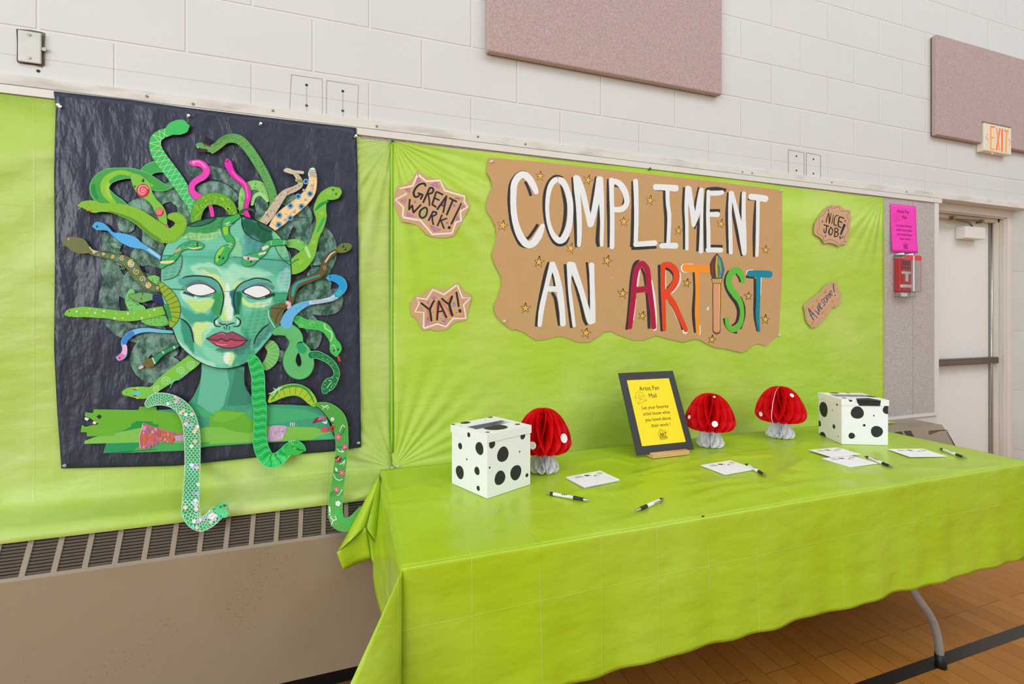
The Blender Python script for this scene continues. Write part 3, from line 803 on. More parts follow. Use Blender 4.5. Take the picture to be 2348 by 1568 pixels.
# ================================================================== things on the table
_txt = {}
def glyphs(s, bold=0.0):
    key = (s, bold)
    if key in _txt: return _txt[key]
    cu = bpy.data.curves.new('t', 'FONT'); cu.body = s; cu.size = 1.0; cu.align_x = 'CENTER'; cu.resolution_u = 3; cu.offset = bold
    o = bpy.data.objects.new('t', cu); scene.collection.objects.link(o)
    bpy.context.view_layer.update(); dg = bpy.context.evaluated_depsgraph_get()
    me = bpy.data.meshes.new_from_object(o.evaluated_get(dg))
    V = [(v.co.x, v.co.y) for v in me.vertices]; F = [list(p.vertices) for p in me.polygons]
    bpy.data.objects.remove(o); bpy.data.meshes.remove(me); bpy.data.curves.remove(cu)
    _txt[key] = (V, F); return V, F
def text(a, s, cx, cy, size, col, sx=1.0, bold=0.0, flip=1, ang=0):
    """a: Art whose map is in local metres with y up"""
    V, F = glyphs(s, bold); b = len(a.V); ca, sa = math.cos(ang), math.sin(ang)
    for x, y in V:
        x, y = x*size*sx*flip, y*size*flip
        a.V.append(a.mp(cx + x*ca - y*sa, cy + x*sa + y*ca, a.d))
    for f in F: a.F.append([b+i for i in f]); a.C.append(lin(col))
def local(o, ex, ey, n):
    o, ex, ey, n = Vector(o), Vector(ex), Vector(ey), Vector(n)
    return lambda x, y, d: o + ex*x + ey*y + n*d
def rrect(P): return P

BLK = (50, 50, 50)
def dotted_box(name, label, front, exv, eyv, hgt, Xc, lface, rface, lidL, lidR, top, slot, extra=None, group='polka dot ballot boxes'):
    """front: nearest base corner; exv runs right, eyv runs left/back"""
    front = Vector(front); sxl, syl = Vector(exv).length, Vector(eyv).length
    ex = Vector(exv).normalized(); ey = Vector((-ex.y, ex.x, 0)); z = Vector((0, 0, 1))
    front.z += .0014; cen = front + ex*sxl/2 + ey*syl/2
    t = thing(name, label, 'box', tuple(cen), group)
    M = Matrix((( ex.x, ey.x, 0, front.x), (ex.y, ey.y, 0, front.y), (0, 0, 1, front.z), (0, 0, 0, 1)))
    th = .002; lh = .026; lo = .0028
    b = MB(); hb = hgt - .004
    b.box(0, sxl, 0, syl, 0, th); b.box(0, sxl, 0, th, th, hb); b.box(0, sxl, syl-th, syl, th, hb); b.box(0, th, th, syl-th, th, hb); b.box(sxl-th, sxl, th, syl-th, th, hb)
    b.build('body', M_WHITEP, t, xf=M, bevel=.0006)
    # slot in lid coordinates
    zt = front.z + hgt; S = [onZ(p[0], p[1], zt) - front for p in pts(slot)]
    xs = sorted(v.dot(ex) for v in S); ys = sorted(v.dot(ey) for v in S)
    x0, x1 = (xs[0]+xs[1])/2, (xs[2]+xs[3])/2; y0, y1 = (ys[0]+ys[1])/2, (ys[2]+ys[3])/2
    b = MB(); A, B_ = -lo, sxl+lo; C_, D_ = -lo, syl+lo
    b.box(A, x0, C_, D_, hgt-th, hgt); b.box(x1, B_, C_, D_, hgt-th, hgt); b.box(x0, x1, C_, y0, hgt-th, hgt); b.box(x0, x1, y1, D_, hgt-th, hgt)
    b.box(A, B_, C_, C_+th, hgt-lh, hgt-th); b.box(A, B_, D_-th, D_, hgt-lh, hgt-th); b.box(A, A+th, C_+th, D_-th, hgt-lh, hgt-th); b.box(B_-th, B_, C_+th, D_-th, hgt-lh, hgt-th)
    lid = b.build('lid', M_WHITEP, t, xf=M)
    def circ(a, cx, cy, r, bx, sq=1.0):
        P = []
        for i in range(28):
            t_ = 2*math.pi*i/28; w = 1 + .03*math.sin(3*t_ + cx*50)
            P.append((min(max(cx + r*w*math.cos(t_)*sq, bx[0]), bx[1]), min(max(cy + r*w*math.sin(t_), bx[2]), bx[3])))
        a.lift(); a.face(P, BLK)
    def side(nm, par, org, axis, nrm, L_, bx, lst):
        pl = plane(org, nrm)
        for (x, y, r) in lst:
            a = Art(local(org, axis, z, nrm), .0003, .00004)
            px, py = Xc[0] + x/Xc[2], Xc[1] + y/Xc[2]; P = pl(px, py) - org
            rm = (r/Xc[2]) * (P + org - CAM).y / den(px)
            circ(a, P.dot(axis), P.z, rm, bx); a.build(nm, M_INK, par)
    side('painted_dot', t, front, ey, -ex, syl, (0, syl, 0, hgt-lh), lface)
    side('painted_dot', t, front, ex, -ey, sxl, (0, sxl, 0, hgt-lh), rface)
    side('painted_dot', lid, front - ex*lo + z*0, ey, -ex, syl, (0, syl, hgt-lh, hgt), lidL)
    side('painted_dot', lid, front - ey*lo + z*0, ex, -ey, sxl, (0, sxl, hgt-lh, hgt), lidR)
    for (x, y, r) in top:
        a = Art(local(front + z*hgt, ex, ey, z), .0003, .00004)
        px, py = Xc[0] + x/Xc[2], Xc[1] + y/Xc[2]; P = onZ(px, py, zt) - front
        dep = (P + front - CAM).y*math.cos(PHI) + (P + front - CAM).x*math.sin(PHI); rm = r/Xc[2]*dep/FPX
        cx, cy = P.dot(ex), P.dot(ey); bx = (-lo, sxl+lo, -lo, syl+lo)
        if x0 - .0 < cx < x1 and cy < y0 + .02 and rm > .02: bx = (-lo, sxl+lo, -lo, y0)
        circ(a, cx, cy, rm, bx); a.build('painted_dot', M_INK, lid)
    if extra: extra(t, lid, front, ex, ey, z, lo)
    return t
X3 = (1000, 900, 6.03); X5 = (1720, 870, 6.709)
f1 = onZ(1117, 1144.6); r1 = onZ(1216, 1111.5) - f1; l1 = onZ(1024, 1112.8) - f1
dotted_box('ballot_box', 'white cube box with black dots on the left end of the table by a mushroom', f1, r1, l1, .2025, X3,
    [(333,738,45),(212,763,13),(600,772,88),(425,922,14),(328,1100,92),(566,1082,57),(583,1322,35)],
    [(773,715,55),(923,853,105),(1155,816,13),(740,1036,15),(882,1178,98),(1102,1105,103),(1255,1142,27),(1197,600,46)],
    [(452,583,34)], [], [(745,342,38),(400,415,73),(232,442,30),(677,380,11),(343,465,10),(1125,438,38),(712,547,28),(815,478,170)],
    "1068.8,978.3 1147.6,962.7 1175,967 1094.5,984.6")
f2 = onZ(1930, 1019); r2 = onZ(2036.3, 1021.6) - f2; l2 = onZ(1869.5, 995) - f2
def ex2(t, lid, front, ex, ey, z, lo):
    a = Art(lambda x, y, d: plane(front - ey*lo, -ey)(x, y, d), .0004)
    a.poly(pts("1640,312 1646,352 1682,403 2000,409 2012,322", X5), BLK); a.poly(pts("1512,308 1575,318 1570,338 1535,342", X5), BLK); a.build('painted_patch', M_INK, lid)
    a = Art(lambda x, y, d: onZ(x, y, front.z + .2015 + d), .0004)
    a.poly(pts("1625,290 1820,284 2010,318 1640,312", X5), BLK); a.poly(pts("1762,238 1840,246 1972,272 1856,270", X5), BLK); a.build('painted_patch', M_INK, lid)
dotted_box('ballot_box', 'white cube box with black dots at the far right end of the table', f2, r2, l2, .2015, X5,
    [(1130,458,115),(1268,474,10),(1065,675,46),(1290,723,34),(1118,905,100),(1357,874,10),(1337,380,22)],
    [(1648,510,95),(1902,556,11),(2112,465,68),(1755,704,20),(1562,865,47),(1948,800,87)],
    [], [], [(1290,207,65),(1500,207,28),(1445,283,35),(1555,274,8)], "1903,903 1982.3,904.6 1995.8,910 1915,909.4", ex2)

# ---- honeycomb paper mushrooms
def tissue(name, col, tr=.35):
    m, nt, bs, out = newmat(name); c = lin(col); bs.inputs['Base Color'].default_value = c; bs.inputs['Roughness'].default_value = .7
    tl = N(nt, 'ShaderNodeBsdfTranslucent'); tl.inputs[0].default_value = c
    mx = N(nt, 'ShaderNodeMixShader'); mx.inputs[0].default_value = tr; L(nt, bs.outputs[0], mx.inputs[1]); L(nt, tl.outputs[0], mx.inputs[2])
    L(nt, mx.outputs[0], out.inputs['Surface']); return m
M_REDT = tissue('red_tissue', (240, 8, 26), .30); M_WHT = tissue('white_tissue', (246, 247, 252), .3)
def interp(P, t):
    t = max(0, min(1, t))*(len(P)-1); i = min(int(t), len(P)-2); f = t - i
    return tuple(P[i][k]*(1-f) + P[i+1][k]*f for k in range(len(P[0])))
CAPP = catmull([(.004, .236), (.035, .231), (.066, .207), (.092, .165), (.106, .122), (.104, .098), (.088, .080), (.058, .076), (.040, .082)], n=6)
STEMP = catmull([(.028, .100), (.034, .080), (.046, .050), (.058, .028), (.061, .014), (.052, .003), (.02, .0015)], n=6)
def honeycomb(prof, zax, nleaf, nt_, waves, mat, name, parent, org, sc, rot, lean=0, gap=None):
    b = MB(); dl = 2*math.pi/nleaf
    for i in range(nleaf):
        th0 = rot + dl*i; sg = 1 if i % 2 else -1
        if gap and abs(((th0 - gap[0] + math.pi) % (2*math.pi)) - math.pi) < gap[1]: continue
        G = []
        for j in range(nt_+1):
            t_ = j/nt_; r, z = interp(prof, t_); r *= sc; z *= sc
            ph = t_*waves*2; tri = abs((ph % 2) - 1)*2 - 1
            th = th0 + sg*dl*.49*tri
            za = zax[0]*sc + (zax[1]-zax[0])*sc*t_
            row = []
            for k in (0.0, .4, .75, 1.0):
                zz = za + (z - za)*k
                row.append((org.x + r*k*math.cos(th), org.y + r*k*math.sin(th), org.z + zz))
            G.append(row)
        b.grid(G, smooth=False)
    return b.build(name, mat, parent)
def mushroom(px, py, dpt, label, sc, rot, dots, seam=None, tilt=0):
    c = onZ(px, py); c = c + Vector((0, dpt, 0)); c.z = ZT + .002
    t = thing('paper_mushroom', label, 'paper decoration', tuple(c), 'honeycomb paper mushrooms')
    cap = honeycomb(CAPP, (.230, .100), 34, 36, 3.0, M_REDT, 'cap', t, c, sc, rot)
    honeycomb(STEMP, (.095, .004), 22, 24, 2.5, M_WHT, 'stem', t, c, sc, rot + .3)
    view = math.atan2(-(c.y + DW), -c.x)          # direction towards where the photo was taken
    for (az, tt, rad) in dots:
        az = az + view; r, z = interp(CAPP, tt); r2, z2 = interp(CAPP, tt + .03)
        tg = Vector(((r2-r), (z2-z))).normalized(); nrm = Vector((-tg.y, tg.x))
        if nrm.x < 0: nrm = -nrm
        n3 = Vector((nrm.x*math.cos(az), nrm.x*math.sin(az), nrm.y)); u = Vector((-math.sin(az), math.cos(az), 0)); v = n3.cross(u)
        o = c + Vector((r*sc*math.cos(az), r*sc*math.sin(az), z*sc)) + n3*.0012
        P = [o + (u*math.cos(2*math.pi*k/24) + v*math.sin(2*math.pi*k/24))*rad for k in range(24)]
        b = MB(); b.prism(P, n3*.0012); b.build('spot', M_WHITEP, cap)
    if seam is not None:
        az = view + seam; b = MB(); G = []
        for j in range(25):
            r, z = interp(CAPP, j/24); G.append([(c.x + (r*sc+.002)*math.cos(az + s), c.y + (r*sc+.002)*math.sin(az + s), c.z + z*sc) for s in (-.012, .012)])
        b.grid(G); b.build('card_seam', M_WHITEP, cap, solid=.0008)
mushroom(1245.5, 1081, .0, 'red honeycomb paper mushroom right behind the dotted box on the left', .985, .05, [(-.36, .50, .0135), (.82, .44, .0165)])
mushroom(1628, 1023.5, .0, 'red honeycomb paper mushroom just right of the framed yellow sign', .985, .12, [(.18, .50, .0125), (-.95, .46, .0085), (.40, .16, .005), (0.0, .80, .004)], seam=None)
mushroom(1789, 1003, .0, 'red honeycomb paper mushroom with a white seam between the sign and far box', 1.02, .2, [(-.80, .54, .0105), (.72, .26, .0095)], seam=-.32)

# ---- letter sheet printing shared by the framed sign and the pink flyer
def letter_sheet(mp, w, h, ink, parent, k=.0005):
    a = Art(mp, k, .00003); s = h/.279
    text(a, 'Artist Fan', w*.47, h*.825, .0275*s, ink, .92, .0); text(a, 'Mail', w*.51, h*.705, .0275*s, ink, .92, .0)
    for i, l in enumerate(('Let your favorite', 'artist know what', 'you loved about', 'their work !')):
        text(a, l, w*(.50 if i < 3 else .53), h*(.535 - .092*i), .0205*s, ink, .96, .0)
    a.build('lettering', M_INK, parent)
    a = Art(mp, k, .00003); X = lambda x, y: (w*x, h*y)
    def ln(P, lw=.0009): a.stroke([(p[0], p[1], lw*s) for p in P], ink, n=1, cap=False, lift=False)
    e = [X(.085,.645), X(.30,.685), X(.355,.80), X(.14,.76)]
    TLc, TRc, BRc, BLc = X(.095,.735), X(.315,.755), X(.345,.665), X(.125,.622)
    ln([TLc, BLc, BRc, TRc]); ln([BLc, (TLc[0]*.45+TRc[0]*.55, .695*h), BRc]); ln([TLc, (TLc[0]*.5+TRc[0]*.5, .690*h), TRc])
    ln([(.115*w,.735*h), (.125*w,.79*h), (.175*w,.805*h), (.19*w,.815*h), (.225*w,.80*h), (.285*w,.80*h), (.295*w,.745*h)])
    hx, hy = .21*w, .745*h; r = .0085*s
    ln([(hx, hy-r), (hx-r*.9, hy+.1*r), (hx-r*.8, hy+.75*r), (hx-.3*r, hy+.8*r), (hx, hy+.4*r), (hx+.3*r, hy+.8*r), (hx+.8*r, hy+.75*r), (hx+.9*r, hy+.1*r), (hx, hy-r)], .0007)
    a.build('envelope_drawing', M_INK, parent)
    a = Art(mp, k, .00003)
    def lg(P, lw=.0010): a.stroke([(w*(.5 + (p[0]-.5)), h*p[1], lw*s) for p in P], ink, n=1, cap=False, lift=False)
    text(a, 'ART', w*.525, h*.118, .019*s, ink, .95, .018)
    lg([(.43,.125),(.415,.16),(.44,.185),(.46,.17),(.47,.195),(.52,.20),(.535,.185),(.60,.19),(.615,.165),(.595,.155)], .0013)
    lg([(.475,.195),(.47,.212),(.50,.222),(.53,.212),(.525,.198)]); lg([(.43,.112),(.44,.078),(.46,.065),(.60,.078),(.615,.09),(.59,.11),(.43,.112)], .0014)
    text(a, 'SCHOOL', w*.52, h*.083, .0085*s, ink, .95, .02)
    a.build('logo', M_INK, parent)

# ---- framed yellow sign in its wooden foot
YB = yD(1.666)
up = Vector((0, .140, .316)).normalized(); nrm = Vector((0, -up.z, up.y)); BL = Vector((1.1095, YB, ZT + .0125))
t = thing('framed_sign', 'yellow sign in a wide black mount leaning back in a wooden stand', 'sign', (1.25, YB, ZT + .012))
Fm = local(BL, (1, 0, 0), up, nrm)
def slab(x0, x1, y0, y1, d0, d1, name, mat, par, bev=0):
    b = MB(); b.prism([Fm(x0, y0, d0), Fm(x1, y0, d0), Fm(x1, y1, d0), Fm(x0, y1, d0)], nrm*(d1-d0)); return b.build(name, mat, par, bevel=bev)
mt = slab(0, .281, 0, .347, -.004, 0, 'mount_board', simple('black_mount', (52, 51, 54), .6, nz=.02), t)
sh = slab(.0325, .2485, .034, .313, .0003, .0008, 'yellow_sheet', simple('yellow_paper', (255, 226, 8), .6, nz=.01), t)
letter_sheet(local(Fm(.0325, .034, .0008), (1, 0, 0), up, nrm), .216, .279, (84, 62, 12), sh)
b = MB(); wx0, wx1 = 1.165, 1.344; y0 = yD(1.637)
b.prism([(wx0, y0, ZT+.0022), (wx0, y0+.055, ZT+.0022), (wx0, y0+.055, ZT+.020), (wx0, y0+.036, ZT+.020), (wx0, y0+.0285, ZT+.0095), (wx0, y0+.022, ZT+.0095), (wx0, y0+.0255, ZT+.020), (wx0, y0, ZT+.020)], (wx1-wx0, 0, 0))
def pine():
    m, nt, bs, out = newmat('pine_wood')
    w = N(nt, 'ShaderNodeTexWave'); w.inputs['Scale'].default_value = 30; w.inputs['Distortion'].default_value = 6; w.inputs['Detail'].default_value = 2; w.bands_direction = 'Z'
    tc = N(nt, 'ShaderNodeTexCoord'); mp = N(nt, 'ShaderNodeMapping'); mp.inputs['Scale'].default_value = (.25, 1, 2.2); mp.inputs['Rotation'].default_value = (0, .12, 0)
    L(nt, tc.outputs['Object'], mp.inputs[0]); L(nt, mp.outputs[0], w.inputs['Vector'])
    L(nt, mixc(nt, w.outputs['Fac'], lin((214, 160, 98)), lin((236, 196, 138))), bs.inputs['Base Color']); bs.inputs['Roughness'].default_value = .5; return m
tag(b.build('sign_stand', pine(), bevel=.0012), 'small pine wood block stand holding the framed yellow sign', 'stand')

# ---- stacks of postcards
def cards(s, n, label, rot=0, peek=None, printed=True, extra=0, zb=0):
    Lp, Tp_, Rp, Bp = [onZ(*p[:2]) for p in pts(s)]
    e1 = ((Tp_ - Lp) + (Rp - Bp)); e1.z = 0; l1 = e1.length/2; e1.normalize(); e2 = Vector((e1.y, -e1.x, 0))
    l2 = abs(((Bp - Lp) + (Rp - Tp_)).dot(e2))/2; c = (Lp + Tp_ + Rp + Bp)/4
    l1, l2 = max(min(l1, .155), .125), max(min(l2, .112), .085)
    th = .0007; z0 = ZT + .0022 + zb
    t = thing('postcard_stack', label, 'postcards', (c.x, c.y, z0), 'stacks of white postcards')
    b = MB(); G = random.Random(n)
    for i in range(n):
        j = Vector((G.uniform(-.0018, .0018), G.uniform(-.0018, .0018), 0)) if i < n-1 else Vector((0, 0, 0))
        o = c + j - e1*l1/2 - e2*l2/2; o.z = z0 + i*th
        b.prism([o, o + e2*l2, o + e2*l2 + e1*l1, o + e1*l1], (0, 0, th*.8))
    b.build('cards', M_WHITEP, t)
    top = z0 + n*th - th*.2; o = c - e1*l1/2 + e2*l2/2; o.z = top; org = o
    a = Art(local(org, e1, -e2, (0, 0, 1)), .0002, .00003); ink = (96, 88, 84); k = (34, 34, 34)
    text(a, 'ARTIST', l1*.245, l2*.81, .0085, ink, 1.0, .01); text(a, 'FANMAIL', l1*.27, l2*.73, .0085, ink, 1.0, .01)
    a.poly([(l1*.42, l2*.80), (l1*.45, l2*.86), (l1*.50, l2*.84), (l1*.54, l2*.80), (l1*.535, l2*.70), (l1*.50, l2*.75), (l1*.47, l2*.69), (l1*.455, l2*.76)], k)
    a.stroke([(l1*.50, l2*.76, .002), (l1*.56, l2*.70, .002), (l1*.56, l2*.82, .0015)], k, n=1)
    a.poly([(l1*(.66 + .035*math.cos(q_)), l2*(.66 + .035*math.sin(q_))) for q_ in [k_*.7 for k_ in range(9)]], k)
    text(a, 'ART', l1*.70, l2*.56, .008, (150, 146, 140), 1.0, 0)
    S = [(l1*.855 + .0095*math.cos(q_), l2*.765 + .0095*math.sin(q_), .0012) for q_ in [k_*.5236 for k_ in range(13)]]
    a.stroke(S, (150, 148, 120), n=1, cap=False); a.dot(l1*.855, l2*.765, .0068, (196, 196, 176))
    a.stroke([(l1*.58, l2*.62, .0005), (l1*.58, l2*.12, .0005)], (190, 190, 192), n=1, cap=False)
    for i in range(4): a.stroke([(l1*.66, l2*(.40-.09*i), .0004), (l1*.92, l2*(.40-.09*i), .0004)], (200, 200, 202), n=1, cap=False)
    a.build('printed_front', M_INK, t)
    return t
cards("1298.9,1098 1377.6,1083.9 1419,1104 1339.6,1121", 9, 'stack of white postcards nearest the left dotted box, partly behind a cloth wrinkle')
cards("1605.9,1068.6 1675.4,1057.4 1730.5,1080 1664.5,1092", 7, 'stack of white postcards in the middle of the table with a pen touching its corner')
cards("1852.8,1034.5 1921.8,1029.8 1974.6,1044.6 1905,1053", 2, 'thin upper spread of white postcards just in front of the far dotted box', zb=.0037)
cards("1883.4,1052.5 1951,1046 2008.7,1064 1949,1073.6", 4, 'stack of white postcards overlapping the spread in front of the far dotted box')
cards("2032.5,1031.5 2127.9,1030.3 2167,1050 2082.8,1050.6", 5, 'stack of white postcards near the right end of the table')

# ---- pens
M_PENW = simple('pen_white', (232, 232, 230), .3, nz=.01); M_PENB = simple('pen_black', (36, 36, 38), .45)
def pen(tail, tip, label, roll=0, clip=True, letter=True):
    rp = .0058; zc_ = ZT + .0022 + rp
    a = onZ(tail[0], tail[1], zc_); b_ = onZ(tip[0], tip[1], zc_); ax = (b_ - a); Ln = ax.length; ax.normalize(); sd = Vector((0, 0, 1)).cross(ax); k = Ln/.140
    t = thing('ballpoint_pen', label, 'pen', tuple((a + b_)/2), 'black and white pens on the table')
    P = lambda s: a + ax*(s*k)
    def seg(name, S, Rr, mat):
        b = MB(); b.tube([P(s) for s in S], [r*1.0 for r in Rr], seg=20); return b.build(name, mat, t)
    seg('clicker', [0, .001, .008, .011], [.0028, .0034, .0034, .0042], M_STEEL)
    seg('top_ring', [.011, .012, .0205, .021], [.0050, .0056, .0058, .0056], M_PENB)
    seg('barrel', [.021, .022, .050, .086], [.0054, .0056, .0054, .0056], M_PENW)
    seg('grip', [.086, .087, .100, .116, .117], [.0056, .0060, .0055, .0052, .0048], M_PENB)
    seg('tip', [.117, .118, .128, .136, .1365, .140], [.0048, .0047, .0033, .0017, .0008, .0005], M_STEEL)
    cd = (sd*math.cos(roll) + Vector((0, 0, 1))*math.sin(roll))
    if clip:
        b = MB(); q = P(.012) + cd*.0062; e = P(.056) + cd*.0078; wv = ax.cross(cd)*.0018
        b.prism([q - wv, q + wv, e + wv*.7, e - wv*.7], cd*.0009); b.prism([P(.052) - wv, P(.052) + wv, P(.052)+wv+cd*.0078, P(.052)-wv+cd*.0078], ax*.004); b.build('clip', M_STEEL, t)
    if letter:
        V, F = glyphs('ART', .03); me = MB(); tc_ = (Vector((0, -.45, .9))); tc_ = (tc_ - ax*tc_.dot(ax)).normalized(); up_ = ax.cross(tc_)
        c = P(.058)
        for x, y in V:
            ang = (y*.0085 - .003)/rp; r = rp + .00025
            pdir = tc_*math.cos(ang) + up_*math.sin(ang)
            me.V.append(c + ax*(-x*.0105)*1.0 + pdir*r - up_*0)
        for f in F: me.F.append(list(f)); me.M.append(0); me.S.append(False)
        me.build('lettering', M_PENB, t)
pen((1253.9,1129.6), (1355,1148), 'black and white pen lying in front of the left postcard stack, lettering upside down', roll=-.15)
pen((1521.6,1143), (1456.3,1171.7), 'black and white pen with its clip showing, nearest the front edge of the table', roll=.35, letter=False)
pen((1709.4,1063.8), (1759.8,1092.4), 'black and white pen at the right corner of the middle postcard stack', roll=-.1)
pen((1983,1046), (2052,1073), 'black and white pen right of the overlapping postcards before the far box', roll=.5)
pen((2154.3,1028), (2219.9,1052), 'black and white pen closest to the right end of the table', roll=-.1)

# ---- pink flyer on the tack board
t = thing('paper_flyer', 'bright pink flyer with black lettering pinned on the mauve tack board', 'poster', (3.117, -.012, 1.689))
b = MB(); w_ = .2217; h_ = .282; fx, fz = 3.006, 1.689
fly = lambda x, y, d: Vector((fx + x, -.0125 - .006*math.sin(math.pi*x/w_)**2*.3 - .010*(1 - y/h_)**2 - d, fz + y))
b.grid([[fly(w_*i/12, h_*j/14, 0) for j in range(15)] for i in range(13)]); b.build('sheet', simple('pink_paper', (255, 50, 190), .6, nz=.01), t, solid=.0005)
letter_sheet(fly, w_, h_, (128, 12, 78), t, .0008)

# ================================================================== the snake-haired poster
c1 = (120, 200, 4.3556); c2 = (440, 260, 3.92); c3 = (120, 520, 4.3556); c4 = (480, 560, 4.3556)
c5 = (120, 820, 4.3556); c6 = (480, 860, 4.3556); c7 = (340, 480, 4.125); cA = (0, 1000, 2.609)
poster = thing('snake_poster', 'large black paper poster of a green snake-haired face with painted paper snakes', 'poster', tuple(W(475, 1060, .019)))
def edge(P, t):
    d = [0]
    for i in range(1, len(P)): d.append(d[-1] + math.hypot(P[i][0]-P[i-1][0], P[i][1]-P[i-1][1]))
    s = t*d[-1]
    for i in range(1, len(P)):
        if s <= d[i] + 1e-9:
            f = (s - d[i-1])/(d[i]-d[i-1]); return np.array(P[i-1][:2])*(1-f) + np.array(P[i][:2])*f
    return np.array(P[-1][:2])
eT = pts("123,209 300,229 430,247 620,270 817,293"); eB = pts("141,1074 400,1068 480,1060 590,1048 700,1040 767,1034.5 828,1025")
eL = pts("123,209 128,245 124,400 126,600 124,800 131,940 141,1074"); eR = pts("817,293 820,380 821,500 824,700 826,880 828,1025")
b = MB(); G = []; rs = np.random.RandomState(4); kk = [(rs.uniform(-26, 26), rs.uniform(-22, 22), rs.uniform(0, 6.28)) for _ in range(9)]
for i in range(61):
    s = i/60; row = []
    for j in range(71):
        t_ = j/70
        p = (1-t_)*edge(eT, s) + t_*edge(eB, s) + (1-s)*edge(eL, t_) + s*edge(eR, t_) - ((1-s)*(1-t_)*np.array(eT[0][:2]) + s*(1-t_)*np.array(eT[-1][:2]) + (1-s)*t_*np.array(eB[0][:2]) + s*t_*np.array(eB[-1][:2]))
        hgt = sum(math.sin(a_*s + b_*t_ + c_) for a_, b_, c_ in kk)*.00028
        row.append(W(p[0], p[1], .0200 + hgt))
    G.append(row)
b.grid(G); b.build('backing_paper', M_POSTER, poster, solid=.0004)

dd = [.0232]
def art(step=.00003, k=.00022):
    dd[0] += k; return Art(W, dd[0], step)
# ---- crinkled green paper coils of hair
coils = [("440,392,26 475,393,28 517,405,28 555,428,26", (70,110,100)), ("452,446,30 480,432,32 510,436,32 536,456,26", (86,140,120)),
 ("350,462,34 392,440,46 425,462,48 436,520,44", (108,168,134)), ("288,520,40 300,490,44 330,475,44 352,500,44 350,560,50 372,600,40", (84,142,112)),
 ("262,548,44 250,590,40 262,640,46 300,668,44", (58,118,88)), ("312,590,40 340,588,44 362,600,30", (74,134,106)),
 ("258,640,44 250,690,46 262,735,44 300,762,40 340,765,44 372,760,30", (48,92,80)), ("300,640,50 335,655,54 366,668,40", (52,128,98)),
 ("395,790,44 360,782,46 330,800,42 318,828,40 335,853,40 375,856,46 400,835,40", (70,128,104)), ("345,790,30 372,808,34 400,800,30", (60,132,96)), ("352,838,30 385,828,34", (34,66,66)),
 ("655,455,34 684,472,36 700,500,34 684,516,30", (62,124,96)), ("640,545,40 650,515,44 668,498,34", (84,142,122)), ("690,545,44 722,532,40 748,552,40 750,590,42 738,618,34", (66,122,98)),
 ("722,592,40 738,612,44 720,640,40", (80,152,128)), ("684,700,44 715,672,50 742,646,44", (48,118,82)), ("738,690,26 768,676,30 766,700,34 735,706,34 700,702,28", (58,100,84)),
 ("672,742,34 700,732,36 722,760,34 716,790,30", (58,110,86)), ("640,815,26 664,820,24", (66,104,100)), ("580,440,26 600,470,30 596,500,24", (50,110,84))]
for s, c in coils:
    a = art(k=.00022); a.stroke(pts(s), c, n=6, jag=.06, thick=.0003); a.build('crinkled_coil', M_CRINKLE, poster)
a = art(k=.0003)
for s in ("612,118 690,148", "585,170 680,210", "580,235 690,262", "640,360 730,375", "680,420 740,390"):
    P = pts(s, c3); a.stroke([(P[0][0], P[0][1], 3), ((P[0][0]+P[1][0])/2, (P[0][1]+P[1][1])/2, 10), (P[1][0], P[1][1], 3)], (120, 180, 130), lift=False)
a.build('leaf_strokes', M_CRINKLE, poster)

# ---- body, neck, shoulders
a = art()
a.poly(pts("461,827 459,866 446,900 430,923 407,935 359,939 300,960 250,1000 236,1040 423,1033 480,1023 640,1013 768,1007 765,990 753,963 742,945 723,931 687,928 611,927 576,906 563,881 560,840"), (66,160,124))
a.poly(pts("462,835 520,845 526,880 512,930 490,960 470,938 452,925 460,880", None), (104,190,158)); a.poly(pts("540,845 560,850 563,881 576,906 590,920 560,930 520,930 530,890"), (58,138,112))
a.poly(pts("440,928 490,948 560,950 576,930 700,940 740,955 600,975 430,950"), (70,178,120))
a.poly(pts("236,1040 252,1014 420,1012 500,1010 768,998 768,1007 640,1013 480,1023 423,1033"), (76,172,92)); a.poly(pts("236,1040 247,1016 330,1014 300,1037"), (36,152,92))
for P in ("461,827,2.5 459,866,3 446,900,3 430,923,2.5 407,935,2.5 359,939,2.5", "562,840,2.5 562,881,3 576,906,3 590,922,2.5", "608,926.6,2 650,926,2.4 687,928,2.4 723,931,2.4 742,945,2.4 753,963,2.4 766,1000,2", "359,1030,1 236,1040,1.2"):
    a.stroke(pts(P), (26,34,34), n=3)
a.build('shoulders', M_FACE, poster)
a = art(); a.poly(pts("315,860 325,830 430,790 880,700 1000,705 1200,745 1568,690 1568,840 1400,850 900,846", c5), (132,196,84), thick=.0003)
a.poly(pts("0,515 130,520 440,560 565,510 1050,520 1110,540 1230,575 1150,600 1020,642 800,655 560,662 0,688", c6), (130,194,80)); a.poly(pts("1020,640 1150,585 1230,575 1250,632", c6), (80,184,130))
a.build('pale_green_strip', M_PAINT, poster)
a = art(); a.poly(pts("330,545 405,552 415,515 860,522 870,488 1040,490 1040,530 1240,550 1300,620 1310,750 1200,748 1060,700 1000,690 835,632 780,690 690,735 620,745 620,780 345,785 345,745 282,742 295,670 330,690 462,660 372,602 325,582", c5), (108,180,48), thick=.0003)
a.poly(pts("700,735 790,690 790,655 835,655 835,632 1005,638 1005,662 1062,665 1062,692 960,690 880,700", c5), (26,150,66))
a.poly(pts("440,590 468,565 498,585 470,615", c5), (52,44,44)); a.poly(pts("330,592 370,608 345,632 320,612", c5), (236,236,236)); a.poly(pts("412,632 445,648 425,668 402,655", c5), (236,232,236)); a.stroke(pts("392,655,8 430,670,8 460,660,5", c5), (150,40,60), n=2)
a.build('pixel_edged_lizard', M_PAINT, poster)
a = art(); a.poly(pts("50,360 150,350 370,372 378,420 470,452 468,545 405,580 250,562 130,522 0,512 0,402 45,400", c6), (104,178,52), thick=.0003)
